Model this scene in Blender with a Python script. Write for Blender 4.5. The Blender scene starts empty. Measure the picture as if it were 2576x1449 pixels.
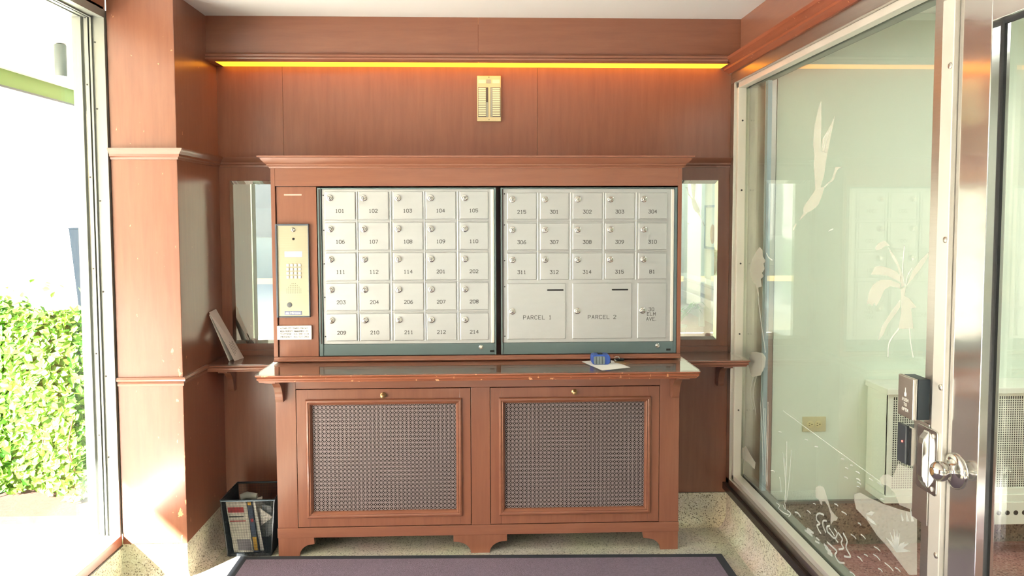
import bpy, bmesh, math, random
from mathutils import Vector, Matrix
random.seed(7)
scn = bpy.context.scene
COL = scn.collection
PI = math.pi

# ---------------------------------------------------------------- camera, world, sun, exposure
cam_d = bpy.data.cameras.new('camera'); cam = bpy.data.objects.new('camera', cam_d); COL.objects.link(cam)
scn.camera = cam
YAW, PITCH, ROLL = 0.0356, -0.0563, -0.0026
_f = Vector((math.sin(YAW)*math.cos(PITCH), math.cos(YAW)*math.cos(PITCH), math.sin(PITCH)))
_r0 = Vector((math.cos(YAW), -math.sin(YAW), 0)); _u0 = _r0.cross(_f)
_r = _r0*math.cos(ROLL) + _u0*math.sin(ROLL); _u = _u0*math.cos(ROLL) - _r0*math.sin(ROLL)
M = Matrix((( _r.x, _u.x, -_f.x, 0), (_r.y, _u.y, -_f.y, -3.4464), (_r.z, _u.z, -_f.z, 1.4438), (0, 0, 0, 1)))
cam.matrix_world = M
cam_d.sensor_width = 36.0
cam_d.lens = 36.0*1912.8841/2576.0
cam_d.shift_x = (1288.0-1284.76)/2576.0
cam_d.shift_y = -(724.5-647.36)/2576.0
cam_d.clip_start = 0.05

SUN_STRENGTH = 40.0
SKY_STRENGTH = 0.30
EXPOSURE = 1.5
w = bpy.data.worlds.new('sky'); scn.world = w; w.use_nodes = True
nt = w.node_tree; bg = nt.nodes['Background']
sky = nt.nodes.new('ShaderNodeTexSky'); sky.sky_type = 'NISHITA'; sky.sun_disc = False
sky.sun_elevation = math.radians(28); sky.sun_rotation = math.radians(-146); sky.air_density = 1.0; sky.dust_density = 2.5; sky.ozone_density = 1.0
nt.links.new(sky.outputs[0], bg.inputs[0]); bg.inputs[1].default_value = SKY_STRENGTH
sd = bpy.data.lights.new('sun', 'SUN'); so = bpy.data.objects.new('sun', sd); COL.objects.link(so)
sd.energy = SUN_STRENGTH; sd.angle = math.radians(0.6); sd.color = (1.0, 0.97, 0.92)
so.rotation_euler = Vector((1.0, 1.5, -1.0)).to_track_quat('-Z', 'Y').to_euler()
so.location = (-6, -5, 6)
scn.view_settings.view_transform = 'Standard'; scn.view_settings.look = 'None'
scn.view_settings.gamma = 1.0; scn.view_settings.use_curve_mapping = False
scn.view_settings.exposure = EXPOSURE
cy = scn.cycles
cy.max_bounces = 10; cy.diffuse_bounces = 5; cy.glossy_bounces = 6; cy.transmission_bounces = 6; cy.transparent_max_bounces = 24
cy.sample_clamp_indirect = 8.0; cy.caustics_reflective = False; cy.caustics_refractive = False; cy.blur_glossy = 0.5

# ---------------------------------------------------------------- materials
def srgb(h):
    h = h.lstrip('#'); c = [int(h[i:i+2], 16)/255 for i in (0, 2, 4)]
    return tuple((x/12.92 if x <= .04045 else ((x+.055)/1.055)**2.4) for x in c) + (1.0,)
def new_mat(name):
    m = bpy.data.materials.new(name); m.use_nodes = True
    return m, m.node_tree, m.node_tree.nodes['Principled BSDF']
def mat(name, col, rough=.5, metal=0., emit=0., emit_col=None, bump=0., bump_scale=60., var=0., var_scale=8., coat=0., spec=.5, aniso=None):
    m, t, b = new_mat(name)
    c = srgb(col) if isinstance(col, str) else col
    b.inputs['Base Color'].default_value = c; b.inputs['Roughness'].default_value = rough; b.inputs['Metallic'].default_value = metal
    b.inputs['Specular IOR Level'].default_value = spec
    if coat: b.inputs['Coat Weight'].default_value = coat; b.inputs['Coat Roughness'].default_value = .12
    if emit:
        b.inputs['Emission Color'].default_value = srgb(emit_col) if emit_col else c; b.inputs['Emission Strength'].default_value = emit
    tc = t.nodes.new('ShaderNodeTexCoord'); mp = t.nodes.new('ShaderNodeMapping'); t.links.new(tc.outputs['Object'], mp.inputs[0])
    if aniso: mp.inputs['Scale'].default_value = aniso
    if var:
        n = t.nodes.new('ShaderNodeTexNoise'); n.inputs['Scale'].default_value = var_scale; n.inputs['Detail'].default_value = 4
        t.links.new(mp.outputs[0], n.inputs[0])
        mx = t.nodes.new('ShaderNodeMix'); mx.data_type = 'RGBA'
        mx.inputs['A'].default_value = tuple(max(0, x*(1-var)) for x in c[:3]) + (1,); mx.inputs['B'].default_value = tuple(min(1, x*(1+var)) for x in c[:3]) + (1,)
        t.links.new(n.outputs['Fac'], mx.inputs['Factor']); t.links.new(mx.outputs['Result'], b.inputs['Base Color'])
        if metal or rough < .4:
            r = t.nodes.new('ShaderNodeMapRange'); r.inputs['To Min'].default_value = max(.02, rough*.8); r.inputs['To Max'].default_value = rough*1.25
            t.links.new(n.outputs['Fac'], r.inputs[0]); t.links.new(r.outputs[0], b.inputs['Roughness'])
    if bump:
        n2 = t.nodes.new('ShaderNodeTexNoise'); n2.inputs['Scale'].default_value = bump_scale; n2.inputs['Detail'].default_value = 3
        t.links.new(mp.outputs[0], n2.inputs[0])
        bp_ = t.nodes.new('ShaderNodeBump'); bp_.inputs['Strength'].default_value = bump; bp_.inputs['Distance'].default_value = .004
        t.links.new(n2.outputs['Fac'], bp_.inputs['Height']); t.links.new(bp_.outputs[0], b.inputs['Normal'])
    return m
def wood(name, c1, c2, scale=(14, 14, 1.2), rough=.3, worn=0., coat=.25, chip='#d8a078', edge=False):
    m, t, b = new_mat(name)
    tc = t.nodes.new('ShaderNodeTexCoord'); mp = t.nodes.new('ShaderNodeMapping'); mp.inputs['Scale'].default_value = scale
    t.links.new(tc.outputs['Object'], mp.inputs[0])
    n = t.nodes.new('ShaderNodeTexNoise'); n.inputs['Scale'].default_value = 3.; n.inputs['Detail'].default_value = 8; n.inputs['Roughness'].default_value = .65; n.inputs['Distortion'].default_value = .4
    t.links.new(mp.outputs[0], n.inputs[0])
    cr = t.nodes.new('ShaderNodeValToRGB'); cr.color_ramp.elements[0].position = .3; cr.color_ramp.elements[0].color = srgb(c1); cr.color_ramp.elements[1].position = .72; cr.color_ramp.elements[1].color = srgb(c2)
    t.links.new(n.outputs['Fac'], cr.inputs[0]); out = cr.outputs[0]
    if worn:
        n3 = t.nodes.new('ShaderNodeTexNoise'); n3.inputs['Scale'].default_value = 55; n3.inputs['Detail'].default_value = 5
        mp3 = t.nodes.new('ShaderNodeMapping'); mp3.inputs['Scale'].default_value = (1, 1, .45); t.links.new(tc.outputs['Object'], mp3.inputs[0]); t.links.new(mp3.outputs[0], n3.inputs[0])
        r3 = t.nodes.new('ShaderNodeMapRange'); r3.inputs[1].default_value = .72-worn*.06; r3.inputs[2].default_value = .74-worn*.05; fac = n3.outputs['Fac']
        if edge:
            sx = t.nodes.new('ShaderNodeSeparateXYZ'); t.links.new(tc.outputs['Object'], sx.inputs[0])
            ex = t.nodes.new('ShaderNodeMapRange'); ex.inputs[1].default_value = .02; ex.inputs[2].default_value = .125; ex.inputs[4].default_value = .11; t.links.new(sx.outputs['X'], ex.inputs[0])
            ez = t.nodes.new('ShaderNodeMapRange'); ez.inputs[1].default_value = .1; ez.inputs[2].default_value = -.4; t.links.new(sx.outputs['Z'], ez.inputs[0])
            mu = t.nodes.new('ShaderNodeMath'); mu.operation = 'MULTIPLY'; t.links.new(ex.outputs[0], mu.inputs[0]); t.links.new(ez.outputs[0], mu.inputs[1])
            ey = t.nodes.new('ShaderNodeMapRange'); ey.inputs[1].default_value = -.226; ey.inputs[2].default_value = -.2305; t.links.new(sx.outputs['Y'], ey.inputs[0])
            m2 = t.nodes.new('ShaderNodeMath'); m2.operation = 'MULTIPLY'; t.links.new(mu.outputs[0], m2.inputs[0]); t.links.new(ey.outputs[0], m2.inputs[1])
            ad = t.nodes.new('ShaderNodeMath'); ad.operation = 'ADD'; t.links.new(fac, ad.inputs[0]); t.links.new(m2.outputs[0], ad.inputs[1]); fac = ad.outputs[0]
        t.links.new(fac, r3.inputs[0])
        mx = t.nodes.new('ShaderNodeMix'); mx.data_type = 'RGBA'; mx.inputs['B'].default_value = srgb(chip)
        t.links.new(r3.outputs[0], mx.inputs['Factor']); t.links.new(out, mx.inputs['A']); out = mx.outputs['Result']
    t.links.new(out, b.inputs['Base Color']); b.inputs['Roughness'].default_value = rough
    b.inputs['Coat Weight'].default_value = coat; b.inputs['Coat Roughness'].default_value = .15
    bm_ = t.nodes.new('ShaderNodeBump'); bm_.inputs['Strength'].default_value = .06; bm_.inputs['Distance'].default_value = .002
    t.links.new(n.outputs['Fac'], bm_.inputs['Height']); t.links.new(bm_.outputs[0], b.inputs['Normal'])
    return m
def terrazzo(name, base, chip, dark, rough=.35, sc=150.):
    m, t, b = new_mat(name)
    tc = t.nodes.new('ShaderNodeTexCoord')
    v = t.nodes.new('ShaderNodeTexVoronoi'); v.inputs['Scale'].default_value = sc; t.links.new(tc.outputs['Object'], v.inputs['Vector'])
    sp = t.nodes.new('ShaderNodeSeparateColor'); t.links.new(v.outputs['Color'], sp.inputs[0])
    cr = t.nodes.new('ShaderNodeValToRGB'); cr.color_ramp.interpolation = 'CONSTANT'
    e = cr.color_ramp.elements; e[0].position = 0; e[0].color = srgb(dark); e[1].position = .09; e[1].color = srgb(base)
    x = e.new(.55); x.color = srgb(chip); x = e.new(.8); x.color = srgb(base); x = e.new(.92); x.color = tuple(.5*(p+q) for p, q in zip(srgb(dark), srgb(base)))
    t.links.new(sp.outputs[0], cr.inputs[0])
    n = t.nodes.new('ShaderNodeTexNoise'); n.inputs['Scale'].default_value = 5; t.links.new(tc.outputs['Object'], n.inputs[0])
    mx = t.nodes.new('ShaderNodeMix'); mx.data_type = 'RGBA'; mx.blend_type = 'MULTIPLY'; mx.inputs['Factor'].default_value = .35
    t.links.new(cr.outputs[0], mx.inputs['A']); t.links.new(n.outputs['Color'], mx.inputs['B'])
    hs = t.nodes.new('ShaderNodeHueSaturation'); hs.inputs['Saturation'].default_value = .9; hs.inputs['Value'].default_value = 1.1; t.links.new(mx.outputs['Result'], hs.inputs['Color'])
    t.links.new(hs.outputs[0], b.inputs['Base Color']); b.inputs['Roughness'].default_value = rough
    return m
def glass(name, tint, ior=1.5):
    m = bpy.data.materials.new(name); m.use_nodes = True; t = m.node_tree; t.nodes.remove(t.nodes['Principled BSDF'])
    o = t.nodes['Material Output']; tr = t.nodes.new('ShaderNodeBsdfTransparent'); tr.inputs[0].default_value = tint
    gl = t.nodes.new('ShaderNodeBsdfGlossy'); gl.inputs['Roughness'].default_value = 0.0; gl.inputs[0].default_value = (1, 1, 1, 1)
    fr = t.nodes.new('ShaderNodeFresnel'); fr.inputs['IOR'].default_value = ior
    # same reflectance from both faces of the sheet: use the facing-independent fresnel of a single interface
    g = t.nodes.new('ShaderNodeNewGeometry'); dt = t.nodes.new('ShaderNodeVectorMath'); dt.operation = 'DOT_PRODUCT'
    t.links.new(g.outputs['Incoming'], dt.inputs[0]); t.links.new(g.outputs['Normal'], dt.inputs[1])
    ab = t.nodes.new('ShaderNodeMath'); ab.operation = 'ABSOLUTE'; t.links.new(dt.outputs['Value'], ab.inputs[0])
    om = t.nodes.new('ShaderNodeMath'); om.operation = 'SUBTRACT'; om.inputs[0].default_value = 1.0; t.links.new(ab.outputs[0], om.inputs[1])
    pw = t.nodes.new('ShaderNodeMath'); pw.operation = 'POWER'; pw.inputs[1].default_value = 5.0; t.links.new(om.outputs[0], pw.inputs[0])
    r0 = ((ior-1)/(ior+1))**2
    ma = t.nodes.new('ShaderNodeMath'); ma.operation = 'MULTIPLY_ADD'; ma.inputs[1].default_value = 1-r0; ma.inputs[2].default_value = r0; t.links.new(pw.outputs[0], ma.inputs[0])
    mx = t.nodes.new('ShaderNodeMixShader'); t.links.new(ma.outputs[0], mx.inputs[0]); t.links.new(tr.outputs[0], mx.inputs[1]); t.links.new(gl.outputs[0], mx.inputs[2])
    t.nodes.remove(fr); t.links.new(mx.outputs[0], o.inputs[0])
    return m
def frosted(name, col, alpha):
    m = bpy.data.materials.new(name); m.use_nodes = True; t = m.node_tree; t.nodes.remove(t.nodes['Principled BSDF'])
    o = t.nodes['Material Output']; tr = t.nodes.new('ShaderNodeBsdfTransparent'); df = t.nodes.new('ShaderNodeBsdfDiffuse'); df.inputs[0].default_value = srgb(col)
    mx = t.nodes.new('ShaderNodeMixShader'); mx.inputs[0].default_value = alpha
    t.links.new(tr.outputs[0], mx.inputs[1]); t.links.new(df.outputs[0], mx.inputs[2]); t.links.new(mx.outputs[0], o.inputs[0])
    return m
def brushed(name, col, rough=.3, metal=1., axis=(1, 1, 60), var=.08, bump=.05):
    return mat(name, col, rough, metal, var=var, var_scale=6, aniso=axis, bump=bump, bump_scale=8)

WOOD = wood('mahogany_upright', '#805140', '#8c5c47')
WOODH = wood('mahogany_level', '#805140', '#8c5c47', scale=(1.2, 14, 14))
WOODY = wood('mahogany_depth', '#805140', '#8c5c47', scale=(14, 1.2, 14))
WORN = wood('mahogany_worn', '#805140', '#8c5c47', worn=.15, edge=True)
WORNH = wood('mahogany_worn_edge', '#824c36', '#985c42', scale=(1.2, 14, 14), worn=1.3)
DARKW = mat('dark_gap', '#2a1a16', .7)
BLACK = mat('black_plastic', '#14161a', .4)
HOLESHADE = mat('dark_void', '#0c0a0a', .9)  # near-black colour stands in for the shade inside openings
STEEL = brushed('brushed_steel', '#c9c6be', .3)
STEELH = brushed('brushed_steel_level', '#c9c6be', .3, axis=(60, 1, 60))
DOORSTEEL = mat('door_steel', '#d6d4d0', .11, .92, var=.05, var_scale=3, bump=.12, bump_scale=3, aniso=(1, 1, 3))
ALUM = mat('pale_aluminium', '#e2ddd4', .42, .55, var=.04)
WALUM = mat('window_aluminium', '#8c8e88', .45, .6, var=.05)
BOXSTEEL = mat('mailbox_steel', '#b8bbbc', .36, .72, var=.06, var_scale=14, aniso=(1, 1, 3), bump=.03, bump_scale=30)
CHROME = mat('chrome', '#c6c4be', .14, 1.)
BRASS = mat('aged_brass', '#a88a62', .35, .8)
GREYFRAME = mat('grey_green_enamel', '#5b6d70', .4, .1, var=.06)
CREAM = mat('cream_plastic', '#d9cfa4', .45)
PAPER = mat('white_paper', '#eceae4', .8)
INK = mat('engraved_ink', '#4a4846', .7)
DARKINK = mat('black_ink', '#3a3c40', .7)
MIRROR = mat('mirror_silver', '#e6ece6', .01, 1.)
CEIL = mat('ceiling_paint', '#dcdcdc', .85, bump=.05, bump_scale=120)
LOBBYWALL = mat('pale_green_paint', '#dae3d8', .7, var=.02, bump=.04, bump_scale=90)
LOBBYCEIL = mat('lobby_ceiling_paint', '#e2e4de', .85)
TERR = terrazzo('terrazzo', '#d8d0b6', '#e6e0cc', '#857b64', sc=230.)
TERRF = terrazzo('terrazzo_floor', '#c2bda8', '#d2ccb8', '#7d7766', sc=230.)
REDT = terrazzo('red_terrazzo', '#bc7e74', '#cb988c', '#8a544c', .45, 150)
PANE = glass('window_glass', (.93, .965, .93, 1))
CLEAR = glass('clear_glass', (.97, .985, .98, 1))
ETCH = frosted('etched_glass', '#d2cfc4', .34)
ETCHB = frosted('etched_glass_strong', '#e8ebe6', .5)
RUBBER = mat('black_rubber', '#16181c', .6)
MATC = mat('mat_pile', '#7a6c7c', .95, var=.35, var_scale=130, bump=.9, bump_scale=260)
MATR = mat('mat_border', '#30343c', .75)
GOLD = mat('cove_lens', '#e8a83a', .5, emit=1.7, emit_col='#f0901e')
WHITE = mat('white_enamel', '#e6e8de', .5)
DARKLINE = mat('sill_cap', '#2c2623', .25)

# ---------------------------------------------------------------- mesh helpers
class MB:
    def __init__(s): s.v = []; s.f = []; s.mi = []; s.m = 0
    def add(s, vs, fs):
        b = len(s.v); s.v += [tuple(x) for x in vs]; s.f += [tuple(b+i for i in f) for f in fs]; s.mi += [s.m]*len(fs); return s
    def box(s, x0, x1, y0, y1, z0, z1):
        vs = [(x, y, z) for x in (x0, x1) for y in (y0, y1) for z in (z0, z1)]
        return s.add(vs, [(0, 1, 3, 2), (4, 6, 7, 5), (0, 4, 5, 1), (2, 3, 7, 6), (0, 2, 6, 4), (1, 5, 7, 3)])
    def prism(s, poly, a0, a1, axis='y'):
        n = len(poly); mk = {'y': lambda p, t: (p[0], t, p[1]), 'x': lambda p, t: (t, p[0], p[1]), 'z': lambda p, t: (p[0], p[1], t)}[axis]
        vs = [mk(p, a0) for p in poly] + [mk(p, a1) for p in poly]
        fs = [tuple(range(n)), tuple(range(2*n-1, n-1, -1))] + [(i, (i+1) % n, n+(i+1) % n, n+i) for i in range(n)]
        return s.add(vs, fs)
    def tube(s, pts, r, n=8, caps=True):
        pts = [Vector(p) for p in pts]; rings = []
        for i, p in enumerate(pts):
            d = (pts[min(i+1, len(pts)-1)]-pts[max(i-1, 0)]).normalized()
            a = d.cross(Vector((0, 0, 1))); a = a if a.length > .05 else d.cross(Vector((1, 0, 0))); a.normalize(); b = d.cross(a)
            rr = r[i] if isinstance(r, (list, tuple)) else r
            rings.append([p + a*rr*math.cos(2*PI*k/n) + b*rr*math.sin(2*PI*k/n) for k in range(n)])
        vs = [v for g in rings for v in g]; fs = []
        for i in range(len(rings)-1):
            for k in range(n): fs.append((i*n+k, i*n+(k+1) % n, (i+1)*n+(k+1) % n, (i+1)*n+k))
        if caps: fs += [tuple(range(n-1, -1, -1)), tuple(range((len(rings)-1)*n, len(rings)*n))]
        return s.add(vs, fs)
    def lathe(s, prof, c, d, n=20):
        """prof: (distance along d, radius)"""
        d = Vector(d).normalized(); c = Vector(c)
        a = d.cross(Vector((0, 0, 1))); a = a if a.length > .05 else d.cross(Vector((1, 0, 0))); a.normalize(); b = d.cross(a)
        vs = []; fs = []
        for h, r in prof:
            for k in range(n): vs.append(c + d*h + (a*math.cos(2*PI*k/n) + b*math.sin(2*PI*k/n))*max(r, 1e-5))
        for i in range(len(prof)-1):
            for k in range(n): fs.append((i*n+k, i*n+(k+1) % n, (i+1)*n+(k+1) % n, (i+1)*n+k))
        fs += [tuple(range(n-1, -1, -1)), tuple(range((len(prof)-1)*n, len(prof)*n))]
        return s.add(vs, fs)
    def sweep(s, prof, path, outs, ups=(0, 0, 1)):
        """prof (out, up) swept along path corners; outs[i] = outward vector of segment i; corners mitred"""
        P = [Vector(p) for p in path]; O = [Vector(o) for o in outs]; U = Vector(ups); n = len(prof); vs = []; fs = []
        for i, p in enumerate(P):
            if i == 0: o = O[0]
            elif i == len(P)-1: o = O[-1]
            else:
                o = O[i-1] + O[i]; o = o/(1+O[i-1].dot(O[i]))
            for u, h in prof: vs.append(p + o*u + U*h)
        for i in range(len(P)-1):
            for k in range(n): fs.append((i*n+k, i*n+(k+1) % n, (i+1)*n+(k+1) % n, (i+1)*n+k))
        fs += [tuple(range(n-1, -1, -1)), tuple(range((len(P)-1)*n, len(P)*n))]
        return s.add(vs, fs)
ORG = {}
def obj(name, mb, m, parent=None, origin=None, bevel=0., smooth=None):
    vs = [Vector(v) for v in mb.v]
    if origin is None:
        lo = [min(v[i] for v in vs) for i in range(3)]; hi = [max(v[i] for v in vs) for i in range(3)]
        origin = Vector(((lo[0]+hi[0])/2, (lo[1]+hi[1])/2, (lo[2]+hi[2])/2 if parent else lo[2]))
    origin = Vector(origin)
    me = bpy.data.meshes.new(name); me.from_pydata([v-origin for v in vs], [], mb.f)
    for x in (m if isinstance(m, (list, tuple)) else [m]): me.materials.append(x)
    if any(mb.mi): me.polygons.foreach_set('material_index', mb.mi)
    b = bmesh.new(); b.from_mesh(me); bmesh.ops.recalc_face_normals(b, faces=b.faces); b.to_mesh(me); b.free()
    if smooth is not None:
        me.polygons.foreach_set('use_smooth', [True]*len(me.polygons)); me.set_sharp_from_angle(angle=math.radians(smooth))
    o = bpy.data.objects.new(name, me); COL.objects.link(o); ORG[o.name] = origin
    o.location = origin - (ORG[parent.name] if parent else Vector()); o.parent = parent
    if bevel:
        bv = o.modifiers.new('bevel', 'BEVEL'); bv.width = bevel; bv.segments = 2; bv.limit_method = 'ANGLE'; bv.angle_limit = math.radians(40)
    return o
def thing(name, label, cat, loc, group=None, kind=None):
    o = bpy.data.objects.new(name, None); COL.objects.link(o); o.location = loc; ORG[o.name] = Vector(loc)
    o.empty_display_size = .05
    return tag(o, label, cat, group)
def tag(o, label, cat, group=None):
    o['label'] = label; o['category'] = cat
    if group: o['group'] = group
    return o
def struct(name, mb, m, parent=None, **k):
    o = obj(name, mb, m, parent, **k)
    if parent is None: o['kind'] = 'structure'
    return o
def structroot(name, loc):
    o = bpy.data.objects.new(name, None); COL.objects.link(o); o.location = loc; ORG[o.name] = Vector(loc); o['kind'] = 'structure'; o.empty_display_size = .05
    return o
def B(*a): return MB().box(*a)
def clone(o, parent, loc):
    """copy of a part moved to a new world origin"""
    c = o.copy(); COL.objects.link(c); ORG[c.name] = Vector(loc); c.parent = parent; c.location = Vector(loc)-ORG[parent.name]
    return c

# single-stroke engraving letters on a 4 x 6 grid
GL = {'0': [[(1,0),(0,1),(0,5),(1,6),(3,6),(4,5),(4,1),(3,0),(1,0)]], '1': [[(1,5),(2,6),(2,0)],[(1,0),(3,0)]], '2': [[(0,5),(1,6),(3,6),(4,5),(4,4),(0,0),(4,0)]],
'3': [[(0,6),(4,6),(2,3.6),(3,3.6),(4,2.6),(4,1),(3,0),(1,0),(0,1)]], '4': [[(3,0),(3,6),(0,2),(4,2)]], '5': [[(4,6),(0,6),(0,3.4),(3,3.6),(4,2.6),(4,1),(3,0),(1,0),(0,1)]],
'6': [[(3.6,6),(2,6),(.4,4),(0,2),(0,1),(1,0),(3,0),(4,1),(4,2.5),(3,3.4),(1,3.4),(0,2.4)]], '7': [[(0,6),(4,6),(1.4,0)]], '8': [[(1,3.2),(0,4.2),(0,5.2),(1,6),(3,6),(4,5.2),(4,4.2),(3,3.2),(1,3.2),(0,2.2),(0,1),(1,0),(3,0),(4,1),(4,2.2),(3,3.2)]],
'9': [[(.4,0),(2,0),(3.6,2),(4,4),(4,5),(3,6),(1,6),(0,5),(0,3.5),(1,2.6),(3,2.6),(4,3.6)]],
'A': [[(0,0),(2,6),(4,0)],[(.7,2),(3.3,2)]], 'B': [[(0,0),(0,6),(3,6),(3.8,5.2),(3.8,4),(3,3.2),(0,3.2)],[(3,3.2),(4,2.2),(4,1),(3,0),(0,0)]], 'C': [[(4,5),(3,6),(1,6),(0,5),(0,1),(1,0),(3,0),(4,1)]],
'D': [[(0,0),(0,6),(2.6,6),(4,4.6),(4,1.4),(2.6,0),(0,0)]], 'E': [[(4,6),(0,6),(0,0),(4,0)],[(0,3.2),(3,3.2)]], 'G': [[(4,5),(3,6),(1,6),(0,5),(0,1),(1,0),(3,0),(4,1),(4,2.8),(2.4,2.8)]],
'H': [[(0,0),(0,6)],[(4,0),(4,6)],[(0,3.2),(4,3.2)]], 'I': [[(2,0),(2,6)]], 'L': [[(0,6),(0,0),(4,0)]], 'M': [[(0,0),(0,6),(2,2.4),(4,6),(4,0)]], 'N': [[(0,0),(0,6),(4,0),(4,6)]],
'O': [[(1,0),(0,1),(0,5),(1,6),(3,6),(4,5),(4,1),(3,0),(1,0)]], 'P': [[(0,0),(0,6),(3,6),(4,5),(4,4),(3,3),(0,3)]], 'R': [[(0,0),(0,6),(3,6),(4,5),(4,4),(3,3),(0,3)],[(2,3),(4,0)]],
'S': [[(4,5),(3,6),(1,6),(0,5),(0,4.2),(1,3.3),(3,2.9),(4,2),(4,1),(3,0),(1,0),(0,1)]], 'T': [[(0,6),(4,6)],[(2,6),(2,0)]], 'U': [[(0,6),(0,1),(1,0),(3,0),(4,1),(4,6)]], 'V': [[(0,6),(2,0),(4,6)]],
'Y': [[(0,6),(2,3),(4,6)],[(2,3),(2,0)]], 'Z': [[(0,6),(4,6),(0,0),(4,0)]], '.': [[(.4,0),(.4,.8)]], ':': [[(1,1),(1,1.8)],[(1,3.6),(1,4.4)]], '-': [[(.8,3),(3.2,3)]], 'X': [[(0,0),(4,6)],[(0,6),(4,0)]]}
def ribbon(mb, pts, wd, place, smooth=False):
    """flat ribbon of width wd along 2-D points; place(u, v, k) gives the 3-D point, k=0 back 1 front"""
    pts = [Vector(p) for p in pts]
    if smooth and len(pts) > 2:
        q = [pts[0]] + pts + [pts[-1]]; out = []
        for i in range(1, len(q)-2):
            for k in range(5):
                t = k/5; a, b, c, d = q[i-1:i+3]
                out.append(.5*((2*b)+(c-a)*t+(2*a-5*b+4*c-d)*t*t+(3*b-a-3*c+d)*t**3))
        pts = out + [pts[-1]]
    for a, b in zip(pts[:-1], pts[1:]):
        d = (b-a)
        if d.length < 1e-6: continue
        d.normalize(); n = Vector((-d.y, d.x))*wd/2; e = d*wd*.3
        q = [a-e+n, b+e+n, b+e-n, a-e-n]
        vs = [place(p.x, p.y, 1) for p in q] + [place(p.x, p.y, 0) for p in q]
        mb.add(vs, [(0, 1, 2, 3), (0, 4, 5, 1), (1, 5, 6, 2), (2, 6, 7, 3), (3, 7, 4, 0)])
def lettering(text, h, place, stroke=.12, gap=2.0, wfac=1.0, center=True):
    mb = MB(); sc = h/6; adv = {'.': 1.2, ':': 2, 'I': 4}
    widths = [(2.4 if c == ' ' else adv.get(c, 4)) for c in text]
    tot = sum(widths) + gap*(len(text)-1); x = -tot/2 if center else 0
    for c, wd in zip(text, widths):
        for pl in GL.get(c, []): ribbon(mb, [((x+px)*sc*wfac, (py-3)*sc) for px, py in pl], h*stroke, place)
        x += wd + gap
    return mb
def on_y(cx, cz, y, th=.0006):
    return lambda u, v, k: (cx+u, y - th*k, cz+v)
LOBBY_GLOW = 7.0
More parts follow.
